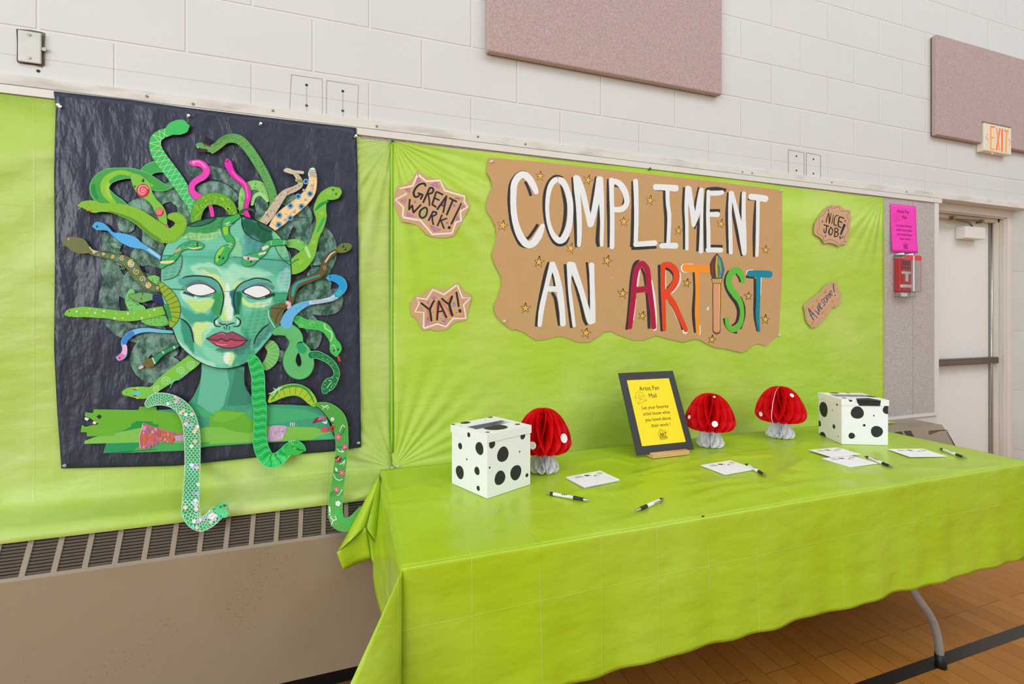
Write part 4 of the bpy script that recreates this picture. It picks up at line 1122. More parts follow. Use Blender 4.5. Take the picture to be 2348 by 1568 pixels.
a.poly(pts("60,365 360,375 250,440 120,470 40,450", c6), (118,188,58)); a.build('torn_green_patch', M_PAINT, poster)
a = art(); a.poly(pts("905,655 950,665 1060,700 1220,750 1320,755 1320,832 1220,832 1070,842 960,890 882,912 865,880 872,800 885,740", c5), (198,112,130), smooth=True, thick=.0003)
for i in range(70):
    q = rnd.random(); x = 900 + 330*q; hw = 95*(1-q)+28; y = 790 + rnd.uniform(-1, 1)*hw
    a.dot(c5[0]+x/4.3556, c5[1]+y/4.3556, rnd.uniform(2.5, 6), rnd.choice([(222,98,72),(190,100,160),(214,150,190),(226,124,88),(150,140,70),(200,84,110)]), lift=True)
a.poly(pts("1220,780 1320,770 1320,832 1230,830", c5), (186,170,196)); a.stroke(pts("905,657,8 890,720,8 868,800,8 880,905,8", c5), (226,190,200)); a.build('pink_fan_tail', M_PAINT, poster)
a = art(); a.poly(pts("620,508 765,508 762,560 745,605 715,648 578,656 582,610 596,560", c6), (202,168,206), smooth=True, thick=.0003)
for i in range(16): a.dot(c6[0]+rnd.uniform(620,740)/4.3556, c6[1]+rnd.uniform(530,630)/4.3556, rnd.uniform(1.5, 4), rnd.choice([(222,198,222),(180,150,196),(214,186,214)]), lift=True)
a.build('lavender_scale_piece', M_PAINT, poster)
a = art()
for x, y in ((812,472),(830,474),(848,476),(795,655),(815,650),(835,648),(852,650)):
    a.stroke(pts("%d,%d,10 %d,%d,9" % (x+3, y, x-2, y+34), c6), (224,220,226), n=1, lift=False)
a.stroke(pts("1035,480,10 1070,450,40 1110,440,38 1130,430,10", c6), (150,40,60)); a.stroke(pts("1085,450,10 1120,425,40 1165,420,16", c6), (190,120,160)); a.stroke(pts("1130,470,6 1165,475,26 1170,450,5", c6), (240,236,240))
a.poly(pts("1115,545 1150,515 1185,530 1175,565 1130,570", c6), (222,84,104), smooth=True); a.build('painted_claws_and_petals', M_PAINT, poster)

# ---- the snakes
def along(S, step, off=0):
    acc = off; out = []
    for i in range(1, len(S)):
        L_ = math.hypot(S[i][0]-S[i-1][0], S[i][1]-S[i-1][1])
        while acc < L_:
            f = acc/L_; out.append(tuple(S[i-1][k]*(1-f) + S[i][k]*f for k in range(5))); acc += step
        acc -= L_
    return out
def snake(s, crop, col, edge=None, n=6, name='paper_snake', k=.00024, nw=1):
    a = art(k=k)
    P = pts(s, crop) if isinstance(s, str) else s
    if edge: a.stroke([(p[0], p[1], p[2] + 1.6) for p in P], edge, n=n, thick=.0003, nw=nw); S = a.stroke([(p[0], p[1], p[2]-.6) for p in P], col, n=n, nw=nw)
    else: S = a.stroke(P, col, n=n, thick=.0003)
    return a, S
def ticks(a, S, step, col, w=.8, lo=-.5, hi=.5, start=0):
    a.lift()
    for (x, y, wd, tx, ty) in along(S, step, start):
        a.stroke([(x - ty*wd*lo, y + tx*wd*lo, w), (x - ty*wd*hi, y + tx*wd*hi, w)], col, n=1, cap=False, lift=False)
def specks(a, S, n, r, cols, spread=.42, ry=1):
    a.lift()
    for i in range(n):
        x, y, wd, tx, ty = S[rnd.randrange(2, len(S)-2)]; o = rnd.uniform(-spread, spread)*wd
        x += rnd.uniform(-3, 3); a.dot(x - ty*o, y + tx*o, r*rnd.uniform(.7, 1.3), rnd.choice(cols), ry=r*ry, ang=math.atan2(ty, tx), n=7)
def eye(a, x, y, crop, r=2.2, col=(20,20,24), hl=True):
    X, Y = crop[0] + x/crop[2], crop[1] + y/crop[2]; a.dot(X, Y, r*.8, col, ry=r, n=10, lift=True)
    if hl: a.dot(X - r*.25, Y - r*.3, r*.3, (235,235,235), n=6, lift=True)
def spiral(a, x, y, crop, r, col, w=1.1, turns=1.6, a0=0, sg=1):
    X, Y = crop[0] + x/crop[2], crop[1] + y/crop[2]; n_ = int(14*turns)
    a.stroke([(X + r*(.12+.88*i/n_)*math.cos(a0 + sg*i/n_*turns*6.28), Y + r*(.12+.88*i/n_)*math.sin(a0 + sg*i/n_*turns*6.28), w) for i in range(n_+1)], col, n=2)
def done(a, name='paper_snake', par=None, mat=None):
    o = a.build(name, mat or M_PAINT, par or poster); return o

# small pale arches and tails first
a, S = snake("460,890,70 455,800,74 470,700,80 530,650,84 600,650,86 660,700,80 690,770,66", c2, (138,206,110)); specks(a, S, 20, 3, [(110,186,92),(160,222,130)]); a.stroke(pts("540,820,28 560,750,34 620,725,34 680,790,24", c2), (164,222,140)); done(a)
a, S = snake("870,1170,70 950,1175,86 1030,1230,90 1070,1290,60", c2, (124,200,92)); specks(a, S, 16, 3, [(100,180,84),(160,220,130)]); done(a)
a, S = snake("740,1072,26 775,1150,60 812,1220,74 850,1290,74 884,1345,30", c2, (122,202,140), edge=(190,232,196)); ticks(a, S, 3.2, (90,176,120), .6); done(a)
a, S = snake("1080,560,90 1010,528,90 945,525,40", c3, (124,204,98)); specks(a, S, 16, .9, [(30,60,40)]); done(a)
a, S = snake("790,640,60 785,730,120 830,810,120 900,830,90", c3, (120,204,110)); specks(a, S, 18, 1, [(30,60,40)]); done(a)
a, S = snake("1170,930,90 1080,940,106 980,935,100 905,925,60", c3, (118,198,92)); specks(a, S, 22, 1, [(30,60,40)]); done(a)
a, S = snake("600,1000,110 640,1060,120 620,1150,120 560,1220,90 545,1235,60", c4, (112,190,100)); ticks(a, S, 8, (180,226,160), .9); done(a)
# leaf headed loop with roses
a, S = snake("1105,790,110 1010,800,112 930,850,104 895,900,60", c1, (62,168,82), edge=(110,206,140)); done(a)
a, S = snake("1208,990,4 1120,1000,66 1020,970,118 920,905,110 800,862,100 690,862,112 560,890,150 478,970,186 478,1050,186 560,1130,170 670,1185,130 740,1215,80", c1, (66,164,66), edge=(110,206,140))
a.stroke(pts("1000,985,20 880,910,40 690,850,44 560,900,60 520,980,80 540,1070,70 620,1160,40", c1), (140,198,52)); a.stroke(pts("560,960,30 550,1030,40 590,1110,24", c1), (166,208,56)); a.stroke(pts("410,980,40 412,1040,44 450,1110,30", c1), (24,142,60)); done(a)
a, S = snake("800,880,60 850,930,130 905,1000,160 950,1070,110 1010,1140,72 1060,1210,96 1095,1280,90 1110,1370,74 1130,1410,40", c1, (126,196,66), edge=(60,130,50))
for (x, y, r) in ((905,1032,68),(1072,1246,44),(1132,1402,34)):
    X, Y = c1[0]+x/4.3556, c1[1]+y/4.3556; r /= 4.3556; a.dot(X, Y, r, (196,40,60), n=16, lift=True)
    for q, cc, o in ((.86, (224,96,110), 0), (.80, (240,170,176), 1.5), (.62, (206,50,66), 3), (.52, (236,140,150), 4)): spiral(a, X, Y, (0, 0, 1), r*q, cc, r*.17, 1.7, o)
eye(a, 905, 930, c1, 4); eye(a, 822, 990, c1, 2.5); done(a)
# lattice snake
a, S = snake("1362,385,30 1330,392,120 1270,398,150 1200,415,130 1150,448,88 1090,470,96 1035,520,112 1030,600,122 1070,690,132 1150,800,134 1250,935,132 1330,1060,124 1400,1170,110 1420,1300,70", c1, (62,196,98))
a.lift()
P = along(S[25:], 13)
for i, (x, y, wd, tx, ty) in enumerate(P[:-1]):
    x2, y2, w2, tx2, ty2 = P[i+1]; cw = (224,240,180) if i < 8 else (196,244,214)
    a.stroke([(x - ty*wd*.5, y + tx*wd*.5, .9), (x2 + ty2*w2*.5, y2 - tx2*w2*.5, .9)], cw, n=1, cap=False, lift=False); a.stroke([(x + ty*wd*.5, y - tx*wd*.5, .9), (x2 - ty2*w2*.5, y2 + tx2*w2*.5, .9)], cw, n=1, cap=False)
done(a)
# blue snakes left
a, S = snake("408,1390,30 440,1385,84 500,1392,74 560,1420,34 600,1460,34 680,1500,84 760,1530,110", c1, (72,170,230), edge=(24,60,110)); P = pts("690,1500,90", c1)
a.stroke([(p[0], p[1], p[2]) for p in pts("640,80,50 700,110,90 800,150,112 870,185,70 920,205,46 1000,255,46 1082,312,40", c3)], (86,178,236)); a.stroke(pts("960,225,20 1078,310,24", c3), (168,214,246)); eye(a, 445, 1388, c1, 3.2); done(a)
# olive headed swirl snake
a, S = snake("370,240,50 430,262,56 520,282,56 620,305,70 720,335,96 800,400,112 850,480,112 920,560,100 1000,605,80 1085,625,50", c3, (106,112,58), edge=(60,64,40))
for i, (x, y, wd, tx, ty) in enumerate(along(S, 11)): spiral(a, 0, 0, (x - ty*wd*.1*(-1)**i, y + tx*wd*.1*(-1)**i, 1), wd*.30, [(60,170,120),(238,214,160),(70,170,180),(236,210,150)][i % 4], 1.5, 1.4, i*1.3, 1 if i % 2 else -1)
a.poly(pts("100,128 150,102 250,104 320,128 372,200 392,240 340,266 230,258 150,204 108,168", c3), (112,118,66), smooth=True); eye(a, 162, 122, c3, 2.2, (230,230,225), False); eye(a, 166, 122, c3, 1.0, (20,20,20), False)
spiral(a, 790, 368, c3, 9, (240,220,168), 2.2, 1.8); spiral(a, 960, 585, c3, 7, (226,204,150), 2, 1.8); a.stroke(pts("372,200,8 400,235,10 450,250,8", c3), (240,222,180)); done(a)
# long spotted snake
a, S = snake("122,880,8 160,862,70 240,855,96 330,850,104 450,860,98 560,870,92 680,888,100 800,890,102 930,872,98 1050,846,92 1150,830,80", c3, (124,196,58))
a.lift()
for i, (x, y, c_) in enumerate(((243,843,0),(291,868,1),(348,857,2),(372,822,1),(427,860,0),(393,888,1),(515,842,0),(510,888,1),(620,912,0),(640,866,1),(702,912,2),(755,866,0),(805,912,1),(893,912,0),(957,848,1),(972,880,2),(1018,830,0),(1120,855,1),(440,835,1),(820,860,1))):
    a.dot(c3[0]+x/4.3556, c3[1]+y/4.3556, 2.6 if c_ != 1 else 1.6, [(240,206,214),(150,214,220),(226,206,40)][c_], n=8)
eye(a, 168, 843, c3, 2); eye(a, 192, 898, c3, 2); done(a)
# pink to blue snake
a, S = snake("1222,1050,26 1100,1044,34 960,1030,42 850,1042,52 760,1085,62 712,1150,54 722,1220,50 712,1275,66 670,1308,62 645,1302,30", c3, (120,190,236), edge=(28,50,80))
a.stroke(pts("1222,1050,22 1080,1044,30", c3), (90,206,214)); a.stroke(pts("800,1062,54 740,1110,58 716,1160,52", c3), (62,130,210)); a.stroke(pts("722,1190,44 726,1230,46 715,1260,52", c3), (238,186,222)); a.stroke(pts("700,1290,56 665,1308,50", c3), (240,112,196)); eye(a, 672, 1308, c3, 2.4); done(a)
# small olive headed snake
a, S = snake("1290,1162,20 1215,1205,38 1130,1245,40 1060,1295,52 1010,1350,60", c3, (38,148,96), edge=(20,50,40)); a.poly(pts("1002,1304 1030,1342 1010,1390 945,1412 905,1375 930,1325", c3), (112,104,46)); a.stroke(pts("1000,1308,12 1024,1364,12", c3), (236,232,220), n=1)
a.stroke(pts("1100,1245,16 1112,1262,16", c3), (220,206,170), n=1); a.stroke(pts("1212,1195,16 1222,1212,16", c3), (232,220,190), n=1); a.poly(pts("908,1384 912,1400 878,1422 855,1412 880,1388", c3), (240,190,196)); eye(a, 942, 1355, c3, 1.6); done(a)
# swirl painted green snake, lower left
a, S = snake("712,352,50 760,342,84 830,345,108 900,350,122 960,345,108 1010,320,84 1080,262,104 1170,196,124 1280,120,134 1380,48,140 1440,-5,130 1462,-30,110", c5, (126,200,72))
for (x, y, r, a0, sg) in ((1040,318,9,0,1),(1130,235,11,1,1),(1285,130,10,2,-1),(1385,80,10,0,1)): spiral(a, x, y, c5, r, (186,234,178), 1.5, 1.9, a0, sg)
a.stroke(pts("1175,300,6 1215,230,10 1270,215,8 1350,150,14", c5), (110,206,214)); a.poly(pts("800,352 845,338 885,352 850,376", c5), (96,200,226), smooth=True)
for y0_, yy in ((300, 322), (408, 384)): a.poly(pts("800,%d 850,%d 868,%d 820,%d" % (yy, y0_-4 if y0_ < 350 else y0_+4, y0_, yy+4), c5), (248,210,20)); a.stroke(pts("806,%d,7 838,%d,9" % (yy-4, yy-2), c5), (30,30,20), n=1)
a.stroke(pts("740,340,4 742,352,4", c5), (20,40,20), n=1); specks(a, S[12:], 16, .8, [(170,230,200)]); done(a)
# top hat snake
a, S = snake("48,285,40 100,290,56 160,318,60 220,292,64 280,245,74 350,222,80 430,240,84 510,320,84 590,440,84 660,560,78 715,690,74 735,800,72 700,890,60 610,965,44", c2, (98,168,86), edge=(50,90,60))
specks(a, S[16:], 130, 1.1, [(34,60,36)], ry=.6); a.poly(pts("62,318 130,318 150,338 110,350 65,345", c2), (70,40,44)); a.poly(pts("48,298 60,302 55,318", c2), (240,240,240)); a.stroke(pts("180,345,40 240,305,40 300,262,30", c2), (112,162,70)); ticks(a, S[16:32], 3, (60,110,50), .6, -.5, 0)
a.poly(pts("122,206 182,235 158,288 106,266", c2), (26,24,30)); a.stroke(pts("98,268,12 165,296,14", c2), (110,50,40), n=1); eye(a, 112, 290, c2, 2); done(a)
# pink snakes
a, S = snake("1372,752,30 1410,756,62 1465,758,66 1515,785,66 1540,840,68 1510,890,66 1450,925,62 1400,970,60 1392,1030,60 1430,1080,70 1485,1105,76 1530,1100,50", c1, (238,66,186), edge=(150,30,120)); a.stroke(pts("1400,745,14 1470,745,18 1530,800,20", c1), (250,130,214)); eye(a, 1412, 755, c1, 3, (240,240,240), False); eye(a, 1414, 756, c1, 1.6); done(a)
a, S = snake("165,825,34 178,880,36 186,925,34", c2, (236,60,180)); done(a)
a, S = snake("318,415,34 325,450,66 345,500,58 380,555,50 440,605,48 490,665,46 508,740,46 490,820,44 485,880,42 505,932,44", c2, (232,40,176), edge=(120,20,90)); a.stroke(pts("360,520,10 420,590,12 480,640,12 500,760,10", c2), (250,110,206)); eye(a, 318, 425, c2, 3.2, (90,10,60), True); done(a)
# textured lime arch
a, S = snake("30,965,90 55,860,100 110,790,104 200,765,104 290,790,104 350,850,92 375,925,70", c2, (104,172,36), edge=(60,130,40)); specks(a, S, 46, 2.2, [(170,206,44),(140,196,50)]); specks(a, S, 20, 1.2, [(80,140,30)]); done(a)
a, S = snake("420,915,20 440,880,20 500,860,22 548,870,18 565,895,10", c2, (50,88,50)); done(a)
# bone coloured snake
a, S = snake("832,512,26 860,512,44 910,528,38 960,528,30 1000,532,26", c2, (206,200,176), edge=(90,84,70)); a.stroke(pts("925,540,36 960,585,46 975,640,48 920,680,54 840,712,58 790,770,72 745,840,76 690,920,80 640,985,70", c2), (196,184,160), n=6); S2 = rib(pts("925,540,36 960,585,46 975,640,48 920,680,54 840,712,58 790,770,72 745,840,76 690,920,80 640,985,70", c2), 6)
specks(a, S2, 46, 2.6, [(226,220,204),(176,160,130),(190,120,70),(216,210,190)], ry=.5); a.stroke(pts("950,605,30 990,612,26", c2), (132,150,70)); done(a)
# peach spotted snake with a striped rattle
a, S = snake("1085,560,70 1085,630,76 1060,710,94 1000,780,104 930,840,110 850,900,114 780,965,110 722,1030,70", c2, (246,212,156), edge=(190,150,90)); specks(a, S, 60, .9, [(200,90,40),(120,40,30)])
for (x, y) in ((1025,612),(1062,722),(955,745),(885,830),(985,835),(785,915),(885,940),(780,1000)):
    X, Y = c2[0]+x/3.92, c2[1]+y/3.92
    for r_, cc in ((6.8, (60,90,190)), (5.8, (160,214,236)), (4.6, (30,130,150)), (3, (20,80,110))): a.dot(X, Y, r_, cc, n=14, lift=True)
for (x, y) in ((1080,650),(1003,688),(1020,775),(920,882),(840,958)): a.dot(c2[0]+x/3.92, c2[1]+y/3.92, 3, (120,190,226), n=10, lift=True)
a.poly(pts("1068,492 1100,490 1115,530 1118,560 1080,575 1046,560 1050,520", c2), (226,236,226), smooth=True)
for i in range(6): a.stroke(pts("%d,%d,6 %d,%d,6" % (1050+2*i, 508+11*i, 1114, 512+11*i), c2), [(60,150,150),(220,140,50),(40,120,140),(206,110,60)][i % 4], n=1)
done(a)
# lime snake on the right with dark bands
a, S = snake("1318,700,80 1290,712,112 1240,722,112 1190,740,84 1165,790,94 1150,860,110 1162,930,96 1150,1010,76 1110,1110,64 1085,1190,80 1040,1270,128 960,1350,150 900,1400,110", c2, (130,194,62), edge=(80,150,60))
a.stroke(pts("1110,870,14 1160,820,30 1225,790,16", c2), (24,152,80)); a.stroke(pts("1130,1060,18 1180,960,28 1195,940,14", c2), (60,176,96)); 
for (x, y, r) in ((1232,705,6),(1168,895,5),(1095,1155,5),(975,1330,6)): spiral(a, x, y, c2, r, (200,226,90), .9, 1.5)
a.stroke(pts("1025,1205,30 1060,1290,26", c2), (176,232,140), n=1); a.stroke(pts("900,1345,8 925,1325,10 960,1310,8", c2), (20,130,60)); eye(a, 1268, 685, c2, 2.6); eye(a, 1295, 722, c2, 2.6); done(a)
# green snake with red tongue
a, S = snake("860,740,70 900,765,92 960,795,96 1040,805,96 1110,815,96 1170,850,92 1210,910,80 1235,960,74 1258,1020,118 1262,1070,110 1268,1110,40", c4, (74,192,88)); a.poly(pts("1275,1118 1298,1118 1312,1168 1290,1168", c4), (232,60,60)); a.stroke(pts("1150,790,14 1160,840,18 1220,880,18 1222,940,16 1205,970,10", c4), (160,228,140)); spiral(a, 915, 810, c4, 6, (150,226,150), 1, 1.5); spiral(a, 1025, 790, c4, 6, (190,226,90), 1, 1.5); a.stroke(pts("860,740,50 880,740,50", c4), (44,160,60)); specks(a, S[14:24], 14, 1.3, [(60,170,110)]); eye(a, 1245, 1058, c4, 3); eye(a, 1284, 1050, c4, 3); a.stroke(pts("1215,1015,6 1250,1010,7 1262,1070,4", c4), (200,232,160)); done(a)
# ---- the face: soft brushed patches of colour on one sheet
FO = pts("380,150 550,90 700,65 850,60 1000,100 1150,170 1240,250 1290,330 1340,450 1352,600 1345,720 1320,820 1270,1000 1200,1150 1100,1280 1000,1390 900,1465 750,1505 600,1490 450,1420 300,1290 240,1160 180,1020 130,860 115,700 115,560 130,420 200,290", c7)
FO = [(p[0], p[1]) for p in catmull(FO, True, 3)]
layers = [("330,420 900,380 1350,480 1300,600 1200,640 400,520", (92,188,156), 26, .8), ("120,420 330,430 330,640 200,700 110,660", (128,208,176), 16, .8), ("120,660 330,700 300,900 190,960 110,800", (120,206,176), 16, .8),
 ("880,80 1040,110 1180,205 1180,330 1090,320 930,230", (14,96,66), 12, .95), ("1180,200 1350,450 1350,520 1200,380", (130,204,150), 8, .9), ("930,230 1100,330 1100,420 930,430", (70,150,150), 14, .8),
 ("380,150 640,70 850,60 760,180 700,235 560,290 330,280", (62,156,86), 8, .95), ("320,262 400,215 560,225 700,190 690,240 560,295 330,278", (166,226,150), 7, .9), ("385,150 640,72 600,130 480,155", (22,112,78), 5, .95), ("700,65 850,60 820,120 780,160 700,230", (40,140,110), 9, .9),
 ("880,280 780,420 860,520 1000,540 1180,600 1340,560 1340,450 1150,480 960,480", (86,172,150), 22, .75), ("780,300 850,260 880,420 840,470 790,420", (160,222,160), 14, .7),
 ("410,540 520,500 650,520 760,600 790,700 740,780 690,690 600,640 450,620", (176,232,198), 14, .85), ("760,520 1000,560 1180,610 1000,650 880,650 800,760 760,700", (178,232,200), 18, .8), ("500,590 610,590 700,680 760,800 700,790 640,680", (204,232,152), 8, .9), ("450,560 560,545 660,580 700,640 600,600", (120,200,150), 8, .7),
 ("790,740 830,690 900,680 850,740 810,800", (208,234,150), 8, .8), ("738,700 778,760 800,1000 770,1055 735,1050 715,960 728,820", (228,244,226), 7, .95), ("700,960 735,920 740,1040 800,1040 805,960 810,1050 740,1062 690,1030", (206,232,150), 9, .8),
 ("620,785 692,785 700,960 670,1010 600,960", (54,158,78), 7, .95), ("600,860 660,860 640,1040 590,1060", (50,140,110), 16, .6), ("778,770 850,775 850,960 815,1000 790,900", (8,120,118), 6, .95), ("832,790 884,790 872,960 842,985", (10,96,54), 4, .95), ("884,790 900,980 930,1080 860,1010", (60,160,116), 12, .7),
 ("300,790 345,780 460,835 620,845 560,900 440,910 330,860", (196,238,222), 8, .85), ("360,845 470,865 610,850 625,880 560,955 480,972 400,920", (192,230,130), 7, .95), ("890,840 960,880 1120,860 1180,820 1150,900 1060,935 950,915", (204,238,200), 8, .85), ("885,830 960,890 1050,915 1135,890 1050,935 950,920 900,890", (208,234,134), 6, .9),
 ("300,905 400,960 500,985 610,975 640,1060 430,1085 330,1010", (58,160,132), 12, .85), ("430,1082 610,1076 560,1130 505,1190 510,1290 440,1240", (208,236,152), 7, .95), ("600,1080 640,1090 600,1150 545,1200 520,1270 515,1190 560,1130", (184,232,208), 10, .9),
 ("310,1045 400,1110 430,1250 420,1360 330,1210", (48,146,118), 9, .9), ("240,1150 300,1250 450,1380 640,1460 600,1490 450,1430 290,1290", (176,230,202), 9, .9), ("470,1270 640,1340 720,1400 700,1470 560,1400", (150,222,190), 18, .7),
 ("1125,1090 1190,1150 1010,1320 985,1270 1060,1120", (62,142,128), 9, .85), ("1180,1140 1215,1140 1040,1370 1010,1330", (120,206,180), 8, .8), ("890,1000 1130,950 1140,1080 990,1250 890,1150", (84,186,140), 20, .8), ("880,1110 960,1180 960,1280 900,1240", (60,150,120), 16, .6),
 ("655,1320 940,1225 960,1290 880,1400 800,1345 700,1352", (64,124,112), 9, .9), ("820,1400 960,1310 1000,1380 900,1465 800,1480", (62,160,130), 14, .8), ("715,1358 810,1362 805,1440 770,1475 700,1440 735,1400", (214,236,162), 6, .95), ("705,1415 725,1365 770,1362 765,1430 730,1468", (236,244,232), 5, .95),
 ("120,560 320,440 320,560 270,650 130,670", (96,180,150), 10, .6), ("1210,640 1340,560 1350,740 1262,790", (154,214,204), 9, .8), ("280,690 320,640 500,632 640,680 700,775 640,775 600,730 480,695 360,730", (82,168,156), 6, .95), ("820,775 850,720 940,670 1060,660 1170,700 1200,760 1120,725 1020,715 930,735 880,780", (88,170,160), 6, .95),
 ("1180,790 1320,790 1310,870 1200,870", (40,150,100), 12, .7), ("120,430 1330,470 1330,488 120,448", (70,170,140), 3, .6), ("200,750 330,755 330,765 200,760", (70,160,130), 2, .7)]
def sdf(PX, PY, P):
    P = np.array([(p[0], p[1]) for p in P]); inside = np.zeros(PX.shape, bool); dist = np.full(PX.shape, 1e9)
    for i in range(len(P)):
        x1, y1 = P[i]; x2, y2 = P[(i+1) % len(P)]
        c = ((y1 > PY) != (y2 > PY)) & (PX < (x2-x1)*(PY-y1)/((y2-y1) if y2 != y1 else 1e-9) + x1); inside ^= c
        dx, dy = x2-x1, y2-y1; t_ = np.clip(((PX-x1)*dx + (PY-y1)*dy)/(dx*dx+dy*dy+1e-9), 0, 1)
        dist = np.minimum(dist, np.hypot(PX-(x1+t_*dx), PY-(y1+t_*dy)))
    return np.where(inside, -dist, dist)
fd = dd[0] + .0006; dd[0] = fd
nx_, ny_ = 200, 232; gx_ = np.linspace(366, 670, nx_); gy_ = np.linspace(493, 847, ny_); PX, PY = np.meshgrid(gx_, gy_, indexing='ij')
col = np.zeros(PX.shape + (3,)) + np.array([112, 202, 168.0])
rs = np.random.RandomState(2)
wx = sum(np.sin(PX*rs.uniform(.05,.35) + PY*rs.uniform(-.3,.3) + rs.uniform(0,6))for _ in range(6))*.9
wy = sum(np.sin(PX*rs.uniform(-.3,.3) + PY*rs.uniform(.05,.35) + rs.uniform(0,6))for _ in range(6))*.9
for s, c, soft, al in layers:
    P = [(p[0], p[1]) for p in catmull(pts(s, c7), True, 3)]
    so = soft/4.125*1.25; d_ = sdf(PX + wx*min(1, soft/12), PY + wy*min(1, soft/12), P); k_ = np.clip(.5 - d_/(2*so), 0, 1); k_ = k_*k_*(3-2*k_)*al
    col = col*(1-k_[..., None]) + np.array(c, float)*k_[..., None]
streak = np.sin(PY*1.7 + 1.3*np.sin(PX*.11) + .7*np.sin(PX*.37))*.5 + np.sin(PY*.9 + PX*.05)*.5
hatch = np.zeros(PX.shape)
for s in ("880,80 1180,205 1180,330 1000,420 900,230", "120,420 330,430 300,650 120,670", "1180,200 1350,450 1350,780 1210,640 1250,500", "300,260 800,60 700,240 400,300", "1000,900 1300,850 1200,1150 1000,1380 700,1350 900,1200"):
    hatch = np.maximum(hatch, np.clip(.5 - sdf(PX, PY, pts(s, c7))/6, 0, 1))
col = col*(1 + .035*streak[..., None]) * (1 - .30*(hatch*np.clip(np.sin(PX*2.1 + PY*.35)*np.sin(PY*2.0 - PX*.2), 0, 1))[..., None])
col = np.clip(col, 0, 255)/255.0; colL = np.where(col <= .04045, col/12.92, ((col+.055)/1.055)**2.4)
ins = sdf(PX, PY, FO) < 1.2
org = parent_loc(poster); V = []; idx = -np.ones(PX.shape, int); vc = []
for i in range(nx_):
    for j in range(ny_):
        if ins[i, j]: idx[i, j] = len(V); V.append(tuple(W(PX[i, j], PY[i, j], fd) - org)); vc += [*colL[i, j], 1.0]
F = [(idx[i,j], idx[i,j+1], idx[i+1,j+1], idx[i+1,j]) for i in range(nx_-1) for j in range(ny_-1) if min(idx[i,j], idx[i,j+1], idx[i+1,j+1], idx[i+1,j]) >= 0]
F = [tuple(int(v) for v in f) for f in F]
me = bpy.data.meshes.new('face_sheet'); me.from_pydata(V, [], F); at_ = me.color_attributes.new('Col', 'FLOAT_COLOR', 'POINT'); at_.data.foreach_set('color', vc)
me.materials.append(M_FACE); face = link('face_sheet', me, poster)
INK = (34, 34, 38)
a = art(k=.0003)
def K(s, c=INK, n=4): a.stroke(pts(s, c7), c, n=n)
a.stroke([(p[0], p[1], 2.6 + .8*math.sin(i*.2)) for i, p in enumerate(FO)] + [(FO[0][0], FO[0][1], 2.8)], INK, n=1)
a.poly(pts("355,757 400,715 480,698 560,712 645,772 590,802 500,824 415,806", c7), (74,44,58), smooth=True); a.poly(pts("362,757 405,722 480,706 556,720 628,771 585,795 500,814 420,798", c7), (238,240,242), smooth=True)
a.poly(pts("884,780 940,738 1020,716 1100,728 1166,786 1110,822 1030,844 950,818", c7), (60,44,52), smooth=True); a.poly(pts("905,779 945,745 1020,724 1096,736 1152,784 1105,814 1030,834 955,808", c7), (238,240,242), smooth=True)
K("325,650,6 360,636,11 440,628,13 520,632,12 600,645,12"); K("600,648,14 650,680,10 690,740,12 712,830,13 700,920,12 680,995,8"); K("1168,692,6 1120,664,12 1020,650,11 940,672,9 880,700,9 830,752,11 808,820,12 815,920,12 836,992,7")
for i in range(26):
    q = i/25; x = 330 + 290*q; y = 757 - 62*math.sin(math.pi*min(1, q*1.05)) ; a.stroke(pts("%f,%f,5 %f,%f,2" % (x, y, x - 16 + 22*q, y - 24 - 8*math.sin(q*3)), c7), (86,60,70), n=1, cap=False, lift=False)
    x = 905 + 270*q; y = 770 - 52*math.sin(math.pi*min(1, q*.95)); a.stroke(pts("%f,%f,5 %f,%f,2" % (x, y, x - 4 + 22*q, y - 18 - 18*q), c7), (96,66,76), n=1, cap=False, lift=False)
for i in range(16):
    q = i/15; x = 345 + 90*q; y = 775 + 36*q; a.stroke(pts("%f,%f,7 %f,%f,3" % (x, y, x - 22 + 14*q, y + 20), c7), (20,64,50), n=1, cap=False, lift=False)
    x = 1185 - 80*q; y = 790 + 32*q; a.stroke(pts("%f,%f,8 %f,%f,3" % (x, y, x + 16 - 10*q, y + 26), c7), (16,56,44), n=1, cap=False, lift=False)
K("440,812,7 520,828,9 600,812,6", (40,110,80)); K("930,826,8 1040,852,10 1150,826,6", (20,110,80))
K("662,1018,9 628,1050,11 624,1085,11 645,1105,10 682,1106,8"); K("832,1018,9 868,1046,12 870,1082,12 845,1106,10 802,1106,7"); K("674,1070,10 700,1090,11 722,1084,9 742,1096,10 770,1084,9 812,1074,9"); K("742,1104,7 738,1140,6"); K("716,1108,8 722,1138,5"); K("768,1108,8 764,1140,5")
a.poly(pts("645,1085 630,1060 655,1040 660,1090", c7), (206,240,226)); a.poly(pts("852,1085 860,1056 838,1040 836,1092", c7), (196,236,220))
a.poly(pts("545,1221 620,1180 695,1153 745,1170 795,1153 860,1182 942,1236 880,1290 800,1314 720,1314 640,1290", c7), (62,34,44)); 
a.poly(pts("556,1221 625,1186 698,1160 745,1178 792,1160 856,1188 930,1235 830,1236 780,1222 740,1242 690,1220 650,1238", c7), (160,70,94)); a.poly(pts("562,1228 650,1246 690,1228 740,1250 780,1230 830,1244 925,1242 870,1286 800,1306 722,1306 645,1284", c7), (186,76,100))
K("660,1180,10 700,1170,12 730,1190,8", (200,110,130)); K("640,1268,8 690,1282,10 740,1278,6", (226,150,160)); K("700,1200,26 745,1212,30 790,1200,20", (140,80,110)); K("555,1222,8 650,1241,9 690,1223,9 740,1246,10 780,1226,9 830,1240,9 938,1238,8")
K("300,1030,7 345,1055,13 385,1100,14 408,1150,14 418,1200,12 430,1255,7"); K("1146,1080,6 1090,1120,12 1040,1175,12 1012,1225,11 1000,1270,7")
